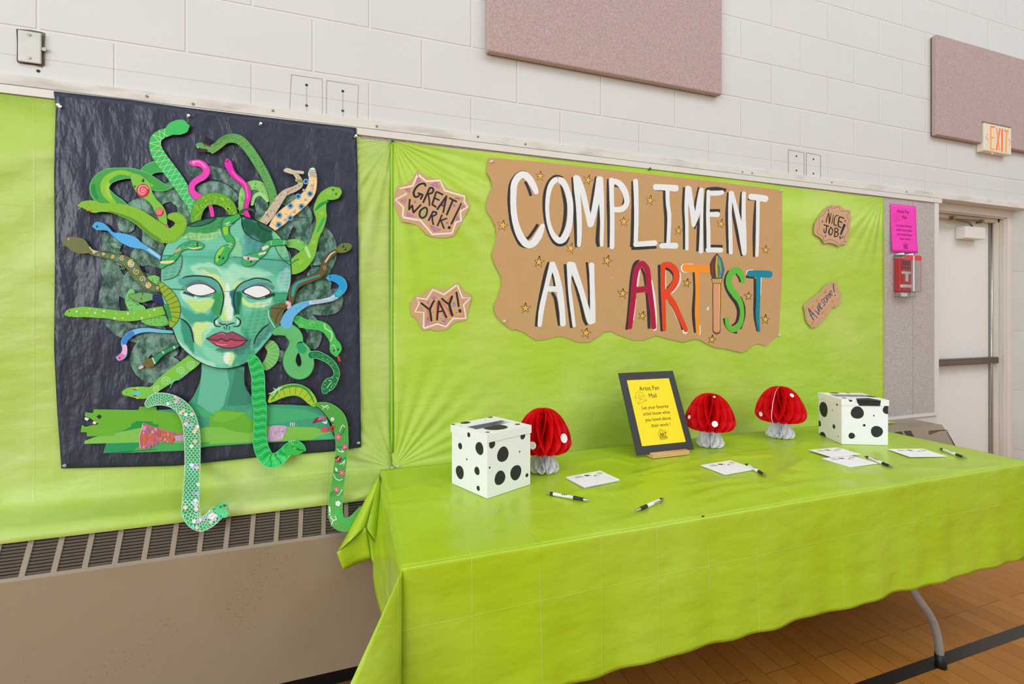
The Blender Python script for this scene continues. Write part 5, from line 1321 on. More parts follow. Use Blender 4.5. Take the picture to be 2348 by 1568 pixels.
K("385,158,6 440,160,7 520,148,7 600,110,7 640,74,6"); K("884,68,8 888,150,9 915,215,9 990,275,7 1100,320,5"); K("1030,108,7 1060,165,6 1120,200,6 1160,205,6"); K("318,435,4 320,500,5 300,580,5 250,640,5 140,670,4"); K("1195,345,4 1230,420,5 1290,490,5 1350,530,5"); K("880,62,8 800,120,9 765,170,9 770,240,6")
for i in range(9): K("%d,%d,4 %d,%d,3" % (370+i*42, 232+10*math.sin(i*.4), 380+i*40, 284-2*i), (120,196,120), n=1)
K("120,438,5 310,432,4", (40,130,104), n=1); K("800,448,4 1340,488,6", (30,120,96), n=1); K("196,750,4 345,757,5", (30,60,54), n=1); K("884,778,4 700,775,3", (60,130,110), n=1); K("1166,788,4 1330,790,4", (40,130,100), n=1)
a.build('face_line_work', M_PAINT, face)

# navy collared green snake
a, S = snake("775,690,36 830,700,72 890,705,104 950,700,84 1000,700,60", c3, (112,170,96), edge=(34,50,40)); a.poly(pts("1000,682 1092,680 1122,782 1050,760 1000,742", c3), (28,42,92)); eye(a, 900, 668, c3, 3, (90,110,90), False); eye(a, 888, 720, c3, 3, (90,110,90), False); done(a)
# lime snake with dark ticks
a, S = snake("258,1185,14 300,1172,60 360,1180,104 430,1195,120 490,1200,88 590,1205,96 720,1235,128 850,1290,148 980,1385,168 1080,1455,172 1180,1480,150 1260,1420,126 1285,1350,116 1240,1300,104 1170,1290,60", c1, (134,190,44))
a.stroke(pts("560,1235,10 720,1285,20 850,1350,28 960,1450,34 1070,1525,36", c1), (98,156,30)); ticks(a, S[30:], 4.2, (44,84,20), .7, .34, .5); specks(a, S, 20, .8, [(70,110,30)])
a.poly(pts("262,1200 330,1232 400,1228 330,1248 285,1222", c1), (40,40,40)); a.stroke(pts("340,1236,6 400,1226,6", c1), (214,80,60), n=1); a.stroke(pts("262,1214,4 285,1200,5", c1), (235,235,235), n=1); a.stroke(pts("355,1172,4 385,1172,3", c1), (80,120,40), n=1); done(a)
# ribbed snake wrapping the left temple
a, S = snake("1075,560,34 1115,620,80 1170,690,108 1212,770,112 1224,850,108 1205,930,94 1185,990,40", c3, (148,182,40), edge=(40,60,24)); ticks(a, S, 11, (30,44,16), 1.1); a.stroke(pts("1130,770,12 1160,850,44 1185,930,16", c3), (44,150,76)); done(a)
# brown and teal snake with olive head
a, S = snake("1300,1240,30 1250,1270,48 1205,1320,46 1185,1380,56 1160,1440,60 1080,1480,60 1000,1510,60 940,1545,66 905,1600,70 895,1660,56 890,1700,40", c2, (104,86,48), edge=(50,44,34)); a.stroke(pts("1150,1455,12 1040,1490,16 950,1525,24 915,1580,30 905,1640,20", c2), (40,166,160)); a.stroke(pts("1290,1240,8 1255,1260,12 1230,1290,14 1200,1335,14", c2), (216,206,176)); spiral(a, 1190, 1385, c2, 5, (210,170,120), 1, 1.3)
a.poly(pts("1436,1182 1400,1165 1340,1172 1305,1205 1308,1245 1350,1254 1400,1240 1430,1215", c2), (108,124,52), smooth=True); eye(a, 1358, 1192, c2, 3.6); eye(a, 1378, 1218, c2, 3.6); done(a)
# leaf shaped brown ear piece
a = art(); a.poly(pts("590,650 640,600 720,580 780,578 800,620 740,650 735,700 715,760 700,810 675,862 630,820 590,750", c4), (62,140,96), smooth=True, thick=.0003); a.poly(pts("615,628 700,588 785,580 790,630 745,660 705,800 660,790 610,720", c4), (104,100,52)); a.stroke(pts("620,640,8 690,640,8 770,640,5", c4), (60,56,36)); a.stroke(pts("660,790,8 690,690,8 770,620,6", c4), (60,56,36)); a.stroke(pts("592,660,12 596,730,14 660,840,12", c4), (156,222,196)); a.stroke(pts("775,580,40 800,600,34 790,640,30", c4), (226,190,190)); spiral(a, 800, 622, c4, 5, (230,190,90), 1.2, 1.4); done(a, 'paper_ear_leaf')
# big scaly green snake
a, S = snake("650,880,60 710,862,96 780,858,130 840,900,150 866,960,140 848,1030,124 812,1100,118 800,1180,128 830,1250,130 890,1285,126 950,1265,128 982,1200,126 972,1120,120 940,1050,110 905,1000,80", c4, (104,196,116), edge=(30,110,70))
for r_ in range(-3, 4):
    a.lift()
    for i, (x, y, wd, tx, ty) in enumerate(along(S, 2.9, 1.4*(r_ % 2))): o = r_*wd*.145; a.dot(x - ty*o, y + tx*o, .95, (36,140,84), ry=.62, n=5, ang=math.atan2(ty, tx))
a.stroke(pts("900,1010,70 940,1060,80", c4), (40,160,100)); done(a)
a, S = snake("1010,1110,70 1070,1102,72 1140,1128,66 1200,1165,60 1250,1220,56 1272,1285,56 1262,1330,60 1230,1370,96 1195,1400,116 1165,1440,90 1150,1475,50", c4, (26,122,70), edge=(130,220,160)); specks(a, S[:34], 90, .9, [(120,200,110),(60,170,90)]); specks(a, S[30:], 14, 1.2, [(210,236,170)]); a.stroke(pts("1170,1440,4 1200,1400,7 1225,1375,4", c4), (200,230,180)); done(a)
# blue snake on the right
a, S = snake("765,800,124 800,710,104 860,650,92 940,605,66 1020,580,46 1120,568,42 1220,545,50 1290,490,70 1335,430,78 1318,375,84 1260,340,74 1190,335,50", c4, (104,182,232)); a.stroke(pts("1010,582,40 1110,570,38 1210,548,44 1270,515,50", c4), (206,226,244)); a.stroke(pts("1270,510,56 1310,460,70 1332,415,76 1300,360,76 1240,335,72 1190,335,40", c4), (36,158,222)); a.stroke(pts("1280,500,40 1310,465,40", c4), (70,180,190))
for i in range(14): a.stroke(pts("%d,%d,4 %d,%d,4 %d,%d,4" % (1015+18*i, 562-1*i-(max(0,i-9))*7, 1030+18*i, 576-1*i-(max(0,i-9))*7, 1018+18*i, 590-i-(max(0,i-9))*6), c4), (34,50,70), n=1, lift=False)
specks(a, S[6:26], 14, .8, [(50,110,160)]); eye(a, 1210, 328, c4, 1.8, (10,60,120), False); a.stroke(pts("1160,335,4 1190,340,8", c4), (90,210,230), n=1); done(a)
# forehead snakes
a, S = snake("118,540,50 150,505,64 210,485,60 270,430,46 300,375,50 360,345,64 430,338,78 490,345,66 522,338,20", c7, (60,176,100), edge=(20,80,60)); a.stroke(pts("120,500,22 180,500,26 240,490,16", c7), (236,224,160)); a.stroke(pts("255,400,22 300,375,24", c7), (214,160,140)); a.stroke(pts("350,340,22 400,315,14", c7), (40,150,140)); a.stroke(pts("380,365,10 440,370,16 500,355,8", c7), (216,224,120)); eye(a, 462, 318, c7, 3); eye(a, 462, 340, c7, 3); specks(a, S, 14, 1, [(200,236,220)]); done(a)
a, S = snake("855,62,40 800,90,60 745,120,80 728,190,64 745,250,62 785,300,62 770,350,64 720,395,96 690,450,116 660,500,80", c7, (56,178,92), edge=(20,90,60)); a.stroke(pts("730,180,50 735,230,40", c7), (150,210,40)); a.stroke(pts("710,360,26 665,420,34 650,490,20", c7), (156,216,60)); a.stroke(pts("720,140,6 770,120,7 740,150,6 790,145,5", c7), (226,220,200)); a.stroke(pts("745,320,6 790,330,7 760,350,6 790,360,4", c7), (230,200,200)); eye(a, 670, 448, c7, 3.4); eye(a, 705, 458, c7, 3.4); done(a)
a, S = snake("1300,312,46 1220,312,56 1150,322,56 1110,360,62 1085,410,54 1030,440,70 960,480,110 915,505,80", c7, (60,176,98), edge=(20,90,60)); a.stroke(pts("1130,350,24 1085,370,34", c7), (236,216,196)); a.stroke(pts("1110,408,16 1050,425,20", c7), (226,226,210)); a.stroke(pts("905,455,26 960,465,34 1040,470,16", c7), (236,196,206)); specks(a, S[22:], 10, .8, [(90,30,50)]); eye(a, 945, 464, c7, 3.2); eye(a, 970, 492, c7, 3.2); a.stroke(pts("1160,300,5 1166,335,5", c7), (220,236,220), n=1); a.stroke(pts("1290,295,5 1280,330,5", c7), (220,236,220), n=1); done(a)
# lime arch over the right shoulder
a, S = snake("596,268,24 640,222,84 700,180,108 790,150,116 880,148,116 960,185,112 1020,250,96 1050,292,60", c6, (168,204,46), edge=(50,170,80)); a.stroke(pts("620,250,14 700,150,22 800,112,24 900,112,24 985,160,22 1045,270,14", c6), (44,160,74)); ticks(a, S, 14, (140,90,40), 1, -.4, .4); done(a)
a = art(k=.0003); a.stroke(pts("595,185,8 640,170,10 690,140,14 725,122,10", c6), (206,230,206)); a.stroke(pts("640,130,7 665,150,8 650,190,7 632,214,5", c6), (206,230,206)); a.stroke(pts("690,118,6 700,140,8 690,165,6", c6), (206,230,206)); done(a, 'paper_lizard')
# wavy striped snake
P = pts("425,1140,100 460,1210,126 485,1320,130 490,1450,130 495,1568,132", c4) + pts("506,300,128 508,400,124 505,560,122 508,680,140 540,780,146 600,850,140 680,840,134 745,785,116 800,735,120 870,725,134 925,735,90 955,745,24", c6)
a, S = snake(P, None, (36,188,94), edge=(100,220,130), n=12, nw=8); a.lift(12)
for i, (x, y, wd, tx, ty) in enumerate(along(S[:-14], 8.5)):
    cc, wv = ((8,158,70), 2.6) if i % 2 else ((126,228,120), 1.4)
    a.stroke([(x - ty*o*wd + tx*2.2*math.sin(o*7), y + tx*o*wd + ty*2.2*math.sin(o*7), wv) for o in (-.48, -.25, 0, .25, .48)], cc, n=2, cap=False, lift=False)
a.poly(pts("780,690 870,678 920,690 960,745 920,778 850,795 770,805 760,760", c6), (58,188,80)); a.stroke(pts("830,680,16 850,740,14 810,800,10", c6), (110,206,90)); a.stroke(pts("825,712,8 850,712,8", c6), (20,40,30), n=1)
for q in ("868,730,5 905,750,6 950,748,3", "870,745,5 900,740,5", "885,722,5 905,758,5", "915,738,5 945,765,4"): a.stroke(pts(q, c6), (20,60,40), n=1)
done(a)
# scale painted snake hanging over the heater
P = pts("945,470,60 985,440,96 1040,415,118 1120,415,120 1210,440,124 1290,495,134 1345,570,146 1375,650,150 1390,740,156 1398,850,156 1400,1000,152 1396,1150,150 1388,1300,156 1380,1450,164", c5) + pts("1140,390,98 1142,450,106 1160,500,96 1200,525,84 1250,505,80 1295,462,84", cA)
a, S = snake(P, None, (50,176,104), edge=(232,246,236), n=14, nw=8); a.lift(10)
for i, (x, y, wd, tx, ty) in enumerate(along(S, 5.4)):
    sh_ = .5*(i % 2)
    for q in range(4):
        o = ((q + sh_)/4 - .44); r = wd*.145
        if abs(o) > .47: continue
        cx_, cy_ = x - ty*o*wd, y + tx*o*wd
        if rnd.random() < .16: a.dot(cx_, cy_, r*.85, rnd.choice([(246,196,156),(150,196,236),(176,140,214),(240,244,246),(120,200,206),(242,214,180)]), n=8, lift=(q == 0))
        cl = lambda v: max(-.47*wd, min(.47*wd, v)); a.stroke([(x - ty*cl(o*wd + r*math.cos(w_)) - tx*r*math.sin(w_), y + tx*cl(o*wd + r*math.cos(w_)) - ty*r*math.sin(w_), .95) for w_ in (0, .8, 1.57, 2.34, 3.14)], (232,246,234), n=1, cap=False, lift=(q == 0))
cB = (400, 1080, 9.8)
a.poly(pts("860,870 940,780 1040,715 1130,700 1200,720 1225,790 1210,840 1180,870 1210,930 1245,965 1220,1010 1140,1050 980,1060 950,960", cB), (92,206,138))
for (x, y, r) in ((1035,805,30),(898,868,26),(1005,915,32),(1112,925,28),(1040,1020,26),(985,975,18),(1205,990,16)): a.dot(cB[0]+x/9.8, cB[1]+y/9.8, r/9.8, (16,160,84), n=10, lift=True)
for (x, y, r) in ((985,860,28),(1060,860,24),(1130,860,24),(1150,980,26),(1090,980,22)): spiral(a, x, y, cB, r/9.8, (150,230,180), .6, 1)
a.poly(pts("1180,870 1200,845 1232,835 1225,870 1195,890", cB), (226,90,74)); a.dot(cB[0]+1125/9.8, cB[1]+772/9.8, 3.6, (60,30,30), ry=2.6, n=10, lift=True); a.dot(cB[0]+1128/9.8, cB[1]+770/9.8, 2.4, (214,60,70), ry=1.7, n=8, lift=True)
a.poly(pts("700,1050 760,980 850,940 940,960 975,1010 920,1090 860,1130 820,1080", cB), (238,240,246)); a.poly(pts("770,1040 900,940 930,960 790,1060", cB), (246,200,150)); a.poly(pts("850,1090 930,1010 970,1010 880,1110", cB), (150,190,236)); a.poly(pts("700,1050 780,980 750,1060", cB), (140,190,236))
done(a)
# flower painted snake hanging over the heater
P = pts("1058,292,20 1110,300,60 1180,330,108 1240,380,138 1285,440,150 1310,510,142 1320,600,130 1325,700,122 1316,820,118 1300,950,120 1285,1080,124 1268,1200,134 1258,1310,138 1262,1400,142 1295,1475,134 1360,1495,126 1430,1465,114 1480,1420,110 1540,1350,100", c6)
a, S = snake(P, None, (84,168,70), edge=(110,190,90), n=14, nw=8); a.lift(10); a.stroke(pts("1270,1330,60 1320,1440,60 1400,1480,50", c6), (64,180,80))
for (x, y, r, cc) in ((1288,618,9,0),(1352,718,8,0),(1288,838,9,0),(1322,975,8.5,0),(1268,1142,7.5,0)):
    X, Y = c6[0]+x/4.3556, c6[1]+y/4.3556
    for q_ in range(7):
        w_ = q_*.8976; a.dot(X + r*.58*math.cos(w_), Y + r*.58*math.sin(w_), r*.42, (120,30,60), ry=r*.28, ang=w_, n=8, lift=(q_ == 0))
    for q_ in range(7):
        w_ = q_*.8976; a.dot(X + r*.58*math.cos(w_), Y + r*.58*math.sin(w_), r*.36, (246,120,170), ry=r*.21, ang=w_, n=8, lift=(q_ == 0))
    a.dot(X, Y, r*.22, (250,210,60), n=8, lift=True)
for s_ in ("1120,300,5 1150,320,9 1180,300,6 1195,330,5", "1130,345,5 1160,310,6 1185,345,5", "1275,735,5 1300,760,8 1340,765,8 1320,745,5", "1300,890,5 1330,880,9 1355,850,6 1340,900,5", "1240,985,5 1260,1030,8 1300,1050,8 1330,1035,6", "1270,1200,5 1300,1190,8 1325,1140,6 1310,1170,5", "1215,1500,6 1235,1450,9 1210,1420,7 1225,1405,5", "1235,1450,8 1270,1440,8 1255,1410,6", "1300,560,6 1330,500,8 1355,520,6"):
    a.stroke(pts(s_, c6), (240,246,238), n=3)
for s_ in ("1305,600,7 1335,570,9 1350,530,6", "1268,712,6 1300,720,8 1330,715,6", "1310,850,6 1345,835,7 1362,820,5", "1245,965,6 1280,975,7 1300,980,5", "1215,1185,6 1240,1165,7 1255,1150,5"): a.stroke(pts(s_, c6), (20,130,100), n=2)
for (x, y, r) in ((1285,1282,7),(1230,440,5)):
    for q_ in range(5): a.dot(c6[0]+x/4.3556 + r*.5*math.cos(q_*1.257), c6[1]+y/4.3556 + r*.5*math.sin(q_*1.257), r*.42, (246,250,246), n=8, lift=(q_ == 0))
a.stroke(pts("1200,1315,12 1205,1370,13", c6), (244,248,244), n=1); a.dot(c6[0]+1203/4.3556, c6[1]+1392/4.3556, 1.7, (244,248,244), n=8); a.stroke(pts("1262,928,16 1272,955,22 1272,960,8", c6), (240,244,240), n=2)
a.lift(); 
for i in range(60): a.dot(c6[0]+(1240 + rnd.gauss(0, 28))/4.3556, c6[1]+(1420 + rnd.gauss(0, 42))/4.3556, .55, (236,246,232), n=5)
a.poly(pts("1200,510 1250,505 1258,530 1230,520 1225,545 1262,560 1225,562 1205,545", c6), (206,50,60)); a.stroke(pts("1190,470,5 1240,480,7", c6), (30,60,30), n=2); done(a)

# ================================================================== painted banner
b1 = (1100, 350, 6.5222); b2 = (1450, 380, 6.5222); b3 = (1100, 560, 6.5222); b4 = (1410, 580, 5.87)
banner = thing('paper_banner', 'large brown kraft paper banner reading compliment an artist in painted letters', 'banner', tuple(W(1460, 770, .016)))
O = pts("135,70 112,150 100,290 165,400 188,515 130,640 100,750 105,870 170,970 235,1100 255,1240 240,1330 200,1440 182,1550", b1) + \
    pts("190,200 230,310 325,490 325,620 290,750 215,900 213,930 216,990 260,1090 350,1180 490,1280 540,1270 660,1315 760,1385 840,1435 950,1430 1150,1385 1260,1385 1320,1410 1480,1465 1640,1465 1760,1390 1870,1310 1965,1300", b3) + \
    pts("50,1105 130,1135 250,1175 400,1175 550,1110 700,1150 920,1200 1080,1155 1150,1170 1250,1230 1350,1270 1500,1290 1620,1320 1710,1340 1780,1310 1860,1240 1930,1222 2030,1255 2110,1190 2200,1105 2215,900 2240,500 2255,0", b4) + \
    [(1792.7, 436), (1700, 424), (1600, 411.5), (1450, 394.6), (1250, 372)]
a = Art(W, .0180, .00004); a.poly(O, (203, 161, 114), thick=.0009); a.build('kraft_paper', M_KRAFT, banner)
WH = (240, 241, 243); BK = (52, 50, 50)
def letter(white, black, nm='painted_letter', col=WH, edge=None, crop=b1, mat=None):
    a = Art(W, .0186, .00004)
    if edge:
        for s in edge: a.stroke(pts(s, crop), (240,240,238), n=5)
    for s in black: a.stroke(pts(s, crop), BK, n=5, cap=False, jag=.04)
    for s in white: a.stroke(pts(s, crop), col, n=5, jag=.03)
    return a.build(nm, mat or M_CARD, banner)
letter(["848,600,70 825,540,86 790,470,98 735,385,106 660,328,100 585,355,104 520,460,100 505,600,95 502,760,90 515,930,92 545,1080,95 605,1240,110 700,1365,110 800,1350,110 890,1220,110 945,1080,60"],
 ["690,283,20 620,292,40 540,345,50 470,450,50 443,580,46 438,740,46 455,920,48 485,1100,52 540,1250,52 610,1370,54 710,1422,24", "680,430,40 730,540,40 765,645,42", "628,1222,46 690,1285,42 730,1270,42 800,1180,44 870,1070,44"])
letter(["1170,405,90 1235,430,96 1300,540,86 1345,700,90 1356,850,90 1350,1000,86 1320,1150,96 1250,1290,96 1180,1312,92 1100,1230,76 1040,1080,60 1012,900,58 1015,700,64 1050,520,76 1110,425,86 1170,405,90"],
 ["1250,372,16 1180,345,22 1100,365,40 1020,460,46 970,620,46 962,820,46 985,1020,46 1040,1200,52 1110,1335,50 1200,1380,46 1290,1350,34 1342,1260,14", "1212,480,22 1250,620,44 1280,780,50 1275,960,50 1245,1130,44 1190,1258,30"])
letter(["1440,365,90 1455,560,84 1478,800,80 1490,1050,76 1490,1250,70 1482,1390,56", "1460,380,90 1530,560,90 1590,800,84 1655,1090,80", "1665,1080,78 1715,860,90 1765,600,100 1792,385,96", "1800,385,90 1820,700,80 1830,1000,60 1824,1390,50"],
 ["1395,366,50 1402,600,44 1415,800,44 1430,1100,48 1445,1412,44", "1745,362,44 1700,600,50 1655,915,44", "1800,700,26 1786,900,44 1764,1200,52 1760,1330,56 1778,1405,44"])
letter(["1968,400,76 1975,700,68 1982,1000,68 1978,1420,70", "1985,425,80 2080,455,90 2160,560,96 2200,690,84 2190,780,80 2120,845,86 2000,850,80"], ["1925,393,46 1920,700,46 1928,1000,46 1932,1415,44", "2018,490,40 2085,505,44 2140,580,44 2168,690,44 2138,785,34"])
letter(["48,220,74 58,500,70 60,800,66 50,1140,62", "40,1175,78 200,1165,80 345,1155,84"], ["10,230,54 12,600,54 2,1000,54 -8,1215,60", "-15,1235,44 150,1228,46 360,1212,50"], crop=b2)
letter(["340,318,92 500,325,90 660,338,98", "525,350,60 530,560,58 552,740,60 545,1000,58 535,1190,60", "430,1196,80 550,1195,84 655,1197,94"], ["345,362,16 490,366,22", "478,370,40 482,560,42 500,780,46 497,1000,42 490,1160,30", "405,1157,16 500,1158,18"], crop=b2)
letter(["830,325,80 808,600,58 815,900,52 815,1250,52", "845,335,80 872,520,76 905,740,76 912,900,50", "920,900,36 975,700,76 1010,480,76 1035,350,70", "1038,360,56 1038,700,46 1032,1000,50 1025,1290,66"],
 ["780,322,48 762,600,44 775,900,46 780,1250,46", "1005,325,50 962,490,46 928,655,36", "985,680,18 985,900,38 975,1280,44", "930,945,20 985,800,18"], crop=b2)
letter(["1140,380,60 1130,700,54 1138,1000,60 1140,1280,60", "1145,410,66 1260,412,76 1350,398,66", "1160,728,72 1280,728,82", "1120,1258,74 1250,1260,76 1335,1262,74"], ["1110,348,36 1090,600,46 1088,900,46 1094,1282,42", "1105,352,46 1250,340,50 1402,366,48", "1150,670,44 1312,670,46", "1168,1202,44 1350,1206,44"], crop=b2)
letter(["1472,395,60 1460,700,56 1466,1000,58 1472,1305,60", "1488,400,56 1540,600,62 1600,860,72 1650,1120,84 1672,1320,64", "1668,405,62 1664,700,62 1668,1000,74 1680,1290,60"], ["1435,398,40 1415,700,46 1420,1000,46 1430,1312,40", "1482,490,14 1500,680,34 1556,960,42 1600,1180,46 1642,1348,38", "1635,392,34 1615,620,34 1622,965,26"], crop=b2)
letter(["1765,462,92 1880,476,96 2000,496,98", "1880,510,56 1876,800,54 1870,1100,52 1864,1350,44"], ["1730,494,40 1862,502,44", "1848,515,38 1832,800,50 1820,1100,44 1818,1362,28"], crop=b2)
letter(["1085,290,88 1030,500,66 965,780,76 920,1000,78 895,1215,62", "1085,290,88 1150,470,88 1200,720,98 1232,980,88 1245,1200,86", "1000,665,84 1150,672,84"], ["1038,268,46 982,430,46 920,720,46 870,1000,46 846,1230,46", "1064,376,22 1100,500,34 1122,640,26", "1080,718,40 1132,820,46 1160,1000,50 1196,1215,48"], crop=b3)
letter(["1350,290,96 1340,600,50 1372,900,56 1412,1225,50", "1385,300,96 1440,470,96 1520,700,84 1600,980,88 1665,1160,110", "1672,300,80 1682,600,74 1690,900,80 1690,1160,84"], ["1275,298,42 1300,600,46 1330,900,46 1372,1250,42", "1385,478,42 1440,640,42 1510,900,44 1560,1120,46 1605,1208,38", "1600,268,34 1625,500,40 1640,750,42 1636,1000,36"], crop=b3)
C_ = (182, 22, 66); ew = lambda *s: list(s)
letter(["372,135,70 300,200,76 262,380,72 245,620,74 220,830,70 200,1005,60", "372,135,70 432,220,76 455,400,74 482,620,74 508,820,70 522,1005,66", "285,500,76 430,482,84"], ["330,98,20 268,150,46 224,330,42 202,600,42 182,850,42 158,1030,38", "358,198,28 400,320,36 415,440,32", "425,530,30 448,750,40 462,1018,40"], col=C_, crop=b4,
 edge=["480,380,50 520,600,50 548,850,36 535,1030,50", "320,240,40 300,440,30", "270,620,40 242,900,30"])
letter(["648,160,68 645,400,62 655,700,56 665,1035,48", "650,160,68 740,165,84 815,240,84 830,330,84 800,420,84 735,500,84 680,540,60", "705,575,80 790,680,74 860,830,68 920,960,64 958,1045,56"], ["595,158,36 602,400,42 612,700,42 634,1052,38", "662,205,30 735,228,38 795,300,42 785,390,42 692,482,24", "708,612,20 798,750,36 866,900,38 916,1035,30"], col=(238, 72, 28), crop=b4,
 edge=["850,280,80 840,400,80 760,520,60", "676,210,20 684,480,16", "780,700,60 880,920,60 950,1070,60"])
letter(["940,200,106 1050,206,106 1180,212,110 1280,216,108", "1105,240,66 1112,500,56 1105,800,58 1118,1080,52"], ["1060,258,28 1072,500,36 1056,800,42 1082,1072,38"], col=(252, 152, 48), crop=b4, edge=["925,205,118 1040,198,112", "1128,980,50 1130,1085,50"])
a = Art(W, .0190, .00004)
a.poly(pts("1375,0 1440,80 1476,220 1456,310 1440,345 1310,345 1282,262 1276,150 1318,62", b4), (96,60,62), smooth=False); a.poly(pts("1385,15 1440,90 1474,220 1450,330 1400,340 1420,180", b4), (60,120,150)); a.poly(pts("1380,30 1425,100 1440,220 1420,330 1360,335 1345,180", b4), (110,150,110))
for s, c in (("1372,40,16 1365,180,26 1375,330,14", (206,180,50)), ("1400,90,10 1425,220,16 1415,330,8", (150,176,120)), ("1440,110,8 1465,230,12 1445,320,8", (40,110,160)), ("1330,120,10 1310,220,16 1330,330,8", (130,70,70)), ("1385,160,6 1395,320,6", (60,60,60)), ("1350,120,5 1340,320,5", (60,40,44)), ("1405,180,6 1420,300,5", (30,70,90))): a.stroke(pts(s, b4), c)
a.poly(pts("1300,345 1448,340 1430,406 1318,406", b4), (214,178,104)); 
for s in ("1300,345,8 1448,340,8", "1302,350,7 1320,408,7 1430,408,7 1446,345,7", "1340,348,4 1345,400,4", "1372,348,4 1374,400,4", "1405,348,4 1402,400,4"): a.stroke(pts(s, b4), BK, n=1)
a.poly(pts("1322,412 1424,412 1416,1050 1370,1070 1326,1045", b4), (226,160,122)); a.stroke(pts("1410,430,10 1402,1030,10", b4), (240,200,70), n=2)
a.stroke(pts("1322,415,8 1318,600,7 1322,860,7 1322,1040,9 1345,1075,12 1372,1084,14 1402,1075,12 1416,1040,8 1414,880,7 1422,700,7 1424,412,7", b4), BK, n=3); a.build('painted_brush', M_CARD, banner)
letter(["1722,385,46 1705,300,76 1645,232,86 1575,262,84 1532,350,76 1545,450,82 1610,550,84 1680,650,70 1712,770,56 1705,900,56 1660,990,72 1585,1035,64 1522,980,58 1506,880,52"], ["1532,238,22 1494,320,36 1488,430,40 1545,560,44 1630,680,44 1662,790,42 1640,920,36 1572,982,18", "1636,272,34 1678,335,42 1690,392,34", "1690,592,24 1735,720,36 1738,860,30 1688,1022,30", "1472,880,34 1488,960,32 1545,1035,36 1645,1075,28"], col=(98, 196, 62), crop=b4)
letter(["1805,275,80 1950,280,92 2090,286,92", "1930,320,66 1930,600,54 1922,850,54 1940,1055,30"], ["1765,318,34 1880,330,38", "1890,345,42 1885,600,38 1886,850,38 1922,1052,30"], col=(8, 140, 166), crop=b4, edge=["1790,262,70 1850,268,90", "1950,330,50 1945,560,40"])
st = [(b1, 905,350,68,.1),(b1,1620,410,64,.3),(b1,345,1090,76,.2),(b1,2155,1030,70,.0),(b1,1360,1430,72,.3),(b2,265,520,66,.2),(b2,690,970,60,.1),(b2,1325,870,64,.3),(b2,1995,1260,58,.1),(b3,885,265,76,.1),(b3,1905,245,74,.3),
      (b3,685,955,72,.0),(b3,1590,1325,74,.2),(b4,105,545,64,.1),(b4,970,405,54,.2),(b4,1800,580,54,.0),(b4,370,845,56,.3),(b4,2025,895,58,.1),(b4,1305,1165,56,.2)]
for (cr, x, y, r, r0) in st:
    a = Art(W, .0188, .00004); P = []
    for i in range(10):
        w_ = -math.pi/2 + r0 + i*math.pi/5; rr_ = (r*rnd.uniform(.95, 1.35) if i % 2 == 0 else r*.42)/cr[2]; P.append((cr[0]+x/cr[2] + rr_*math.cos(w_)*.92, cr[1]+y/cr[2] + rr_*math.sin(w_)))
    a.poly(P, (240, 190, 84)); lw = 1.7 if cr in (b3, b4) else 1.3; a.stroke([(p[0], p[1], lw) for p in P + [P[0]]], (46, 34, 34), n=1, cap=False); a.build('painted_star', M_CARD, banner)
a = Art(W, .0188); a.poly(pts("1262,710 1268,760 1235,780 1232,745", b4), (226,226,226)); a.poly(pts("1965,485 1985,500 1975,512", b3), (236,236,236)); a.build('paint_drips', M_CARD, banner)

# ================================================================== small paper signs
def sign(name, label, outline, crop, strokes, polys=(), col=(210, 168, 130), smooth=False, lift=.0):
    P = pts(outline, crop); cx_ = sum(p[0] for p in P)/len(P); cy_ = max(p[1] for p in P)
    t = thing('paper_sign', label, 'sign', tuple(W(cx_, cy_, .018)), 'small kraft paper signs around the banner')
    a = Art(W, .0175 + lift, .00004); a.poly(P, col, smooth=smooth, thick=.001); a.build('kraft_paper', M_KRAFT, t)
    groups = {}
    for nm, s, c in strokes: groups.setdefault(nm, []).append((s, c))
    d = .0178 + lift
    for nm, lst in groups.items():
        a = Art(W, d, .00003); d += .0002
        for s, c in lst:
            if s.startswith('P'): a.poly(pts(s[1:], crop), c)
            elif s.startswith('S'): a.stroke(pts(s[1:], crop), c, n=1)
            else: a.stroke(pts(s, crop), c, n=4)
        a.build(nm, M_CARD, t)
s5 = (890, 380, 8.7095); s6 = (930, 630, 11.2); s7 = (1840, 460, 13.07); s8 = (1830, 630, 12.06)
WC = (240, 236, 228); BT = (44, 38, 40); PU = (160, 70, 170); PK = (232, 140, 170); YL = (222, 176, 84)
bd = "590,168 760,310 1035,292 1130,495 1530,615 1515,715 1590,820 1440,915 1460,1095 1350,1130 1275,1345 885,1370 645,1090 315,1035 290,1000 305,830 145,680 370,555 230,455 490,400 590,168"
def wid(s, w): return ' '.join(p + ',%g' % w for p in s.split())
tri = ["600,240 650,300 552,352", "960,332 1032,442 848,376", "348,472 438,462 430,528", "250,688 358,652 340,750", "378,930 530,1012 370,1000", "838,1192 1045,1278 925,1312", "1488,790 1530,825 1462,848", "1384,1014 1418,1080 1356,1084", "545,696 552,748 515,718", "1305,760 1335,805 1300,815", "1185,1120 1188,1160 1150,1140"]
L5 = [('border', 'S' + wid("604,200 770,330 1020,318 1110,520 1500,640 1490,720 1550,820 1415,900 1430,1080 1325,1110 1250,1315 895,1340 660,1065 330,1010 320,1000 335,815 185,685 410,550 280,460 510,415 604,200", 14), YL), ('border', 'S' + wid(bd, 36), WC)]
for q in tri: L5 += [('triangles', 'P' + q, (206, 130, 190)), ('triangles', 'S' + wid(q + ' ' + q.split()[0], 9), PU)]
L5 += [('triangles', '1335,645,14 1380,645,16 1435,662,12', PU)]
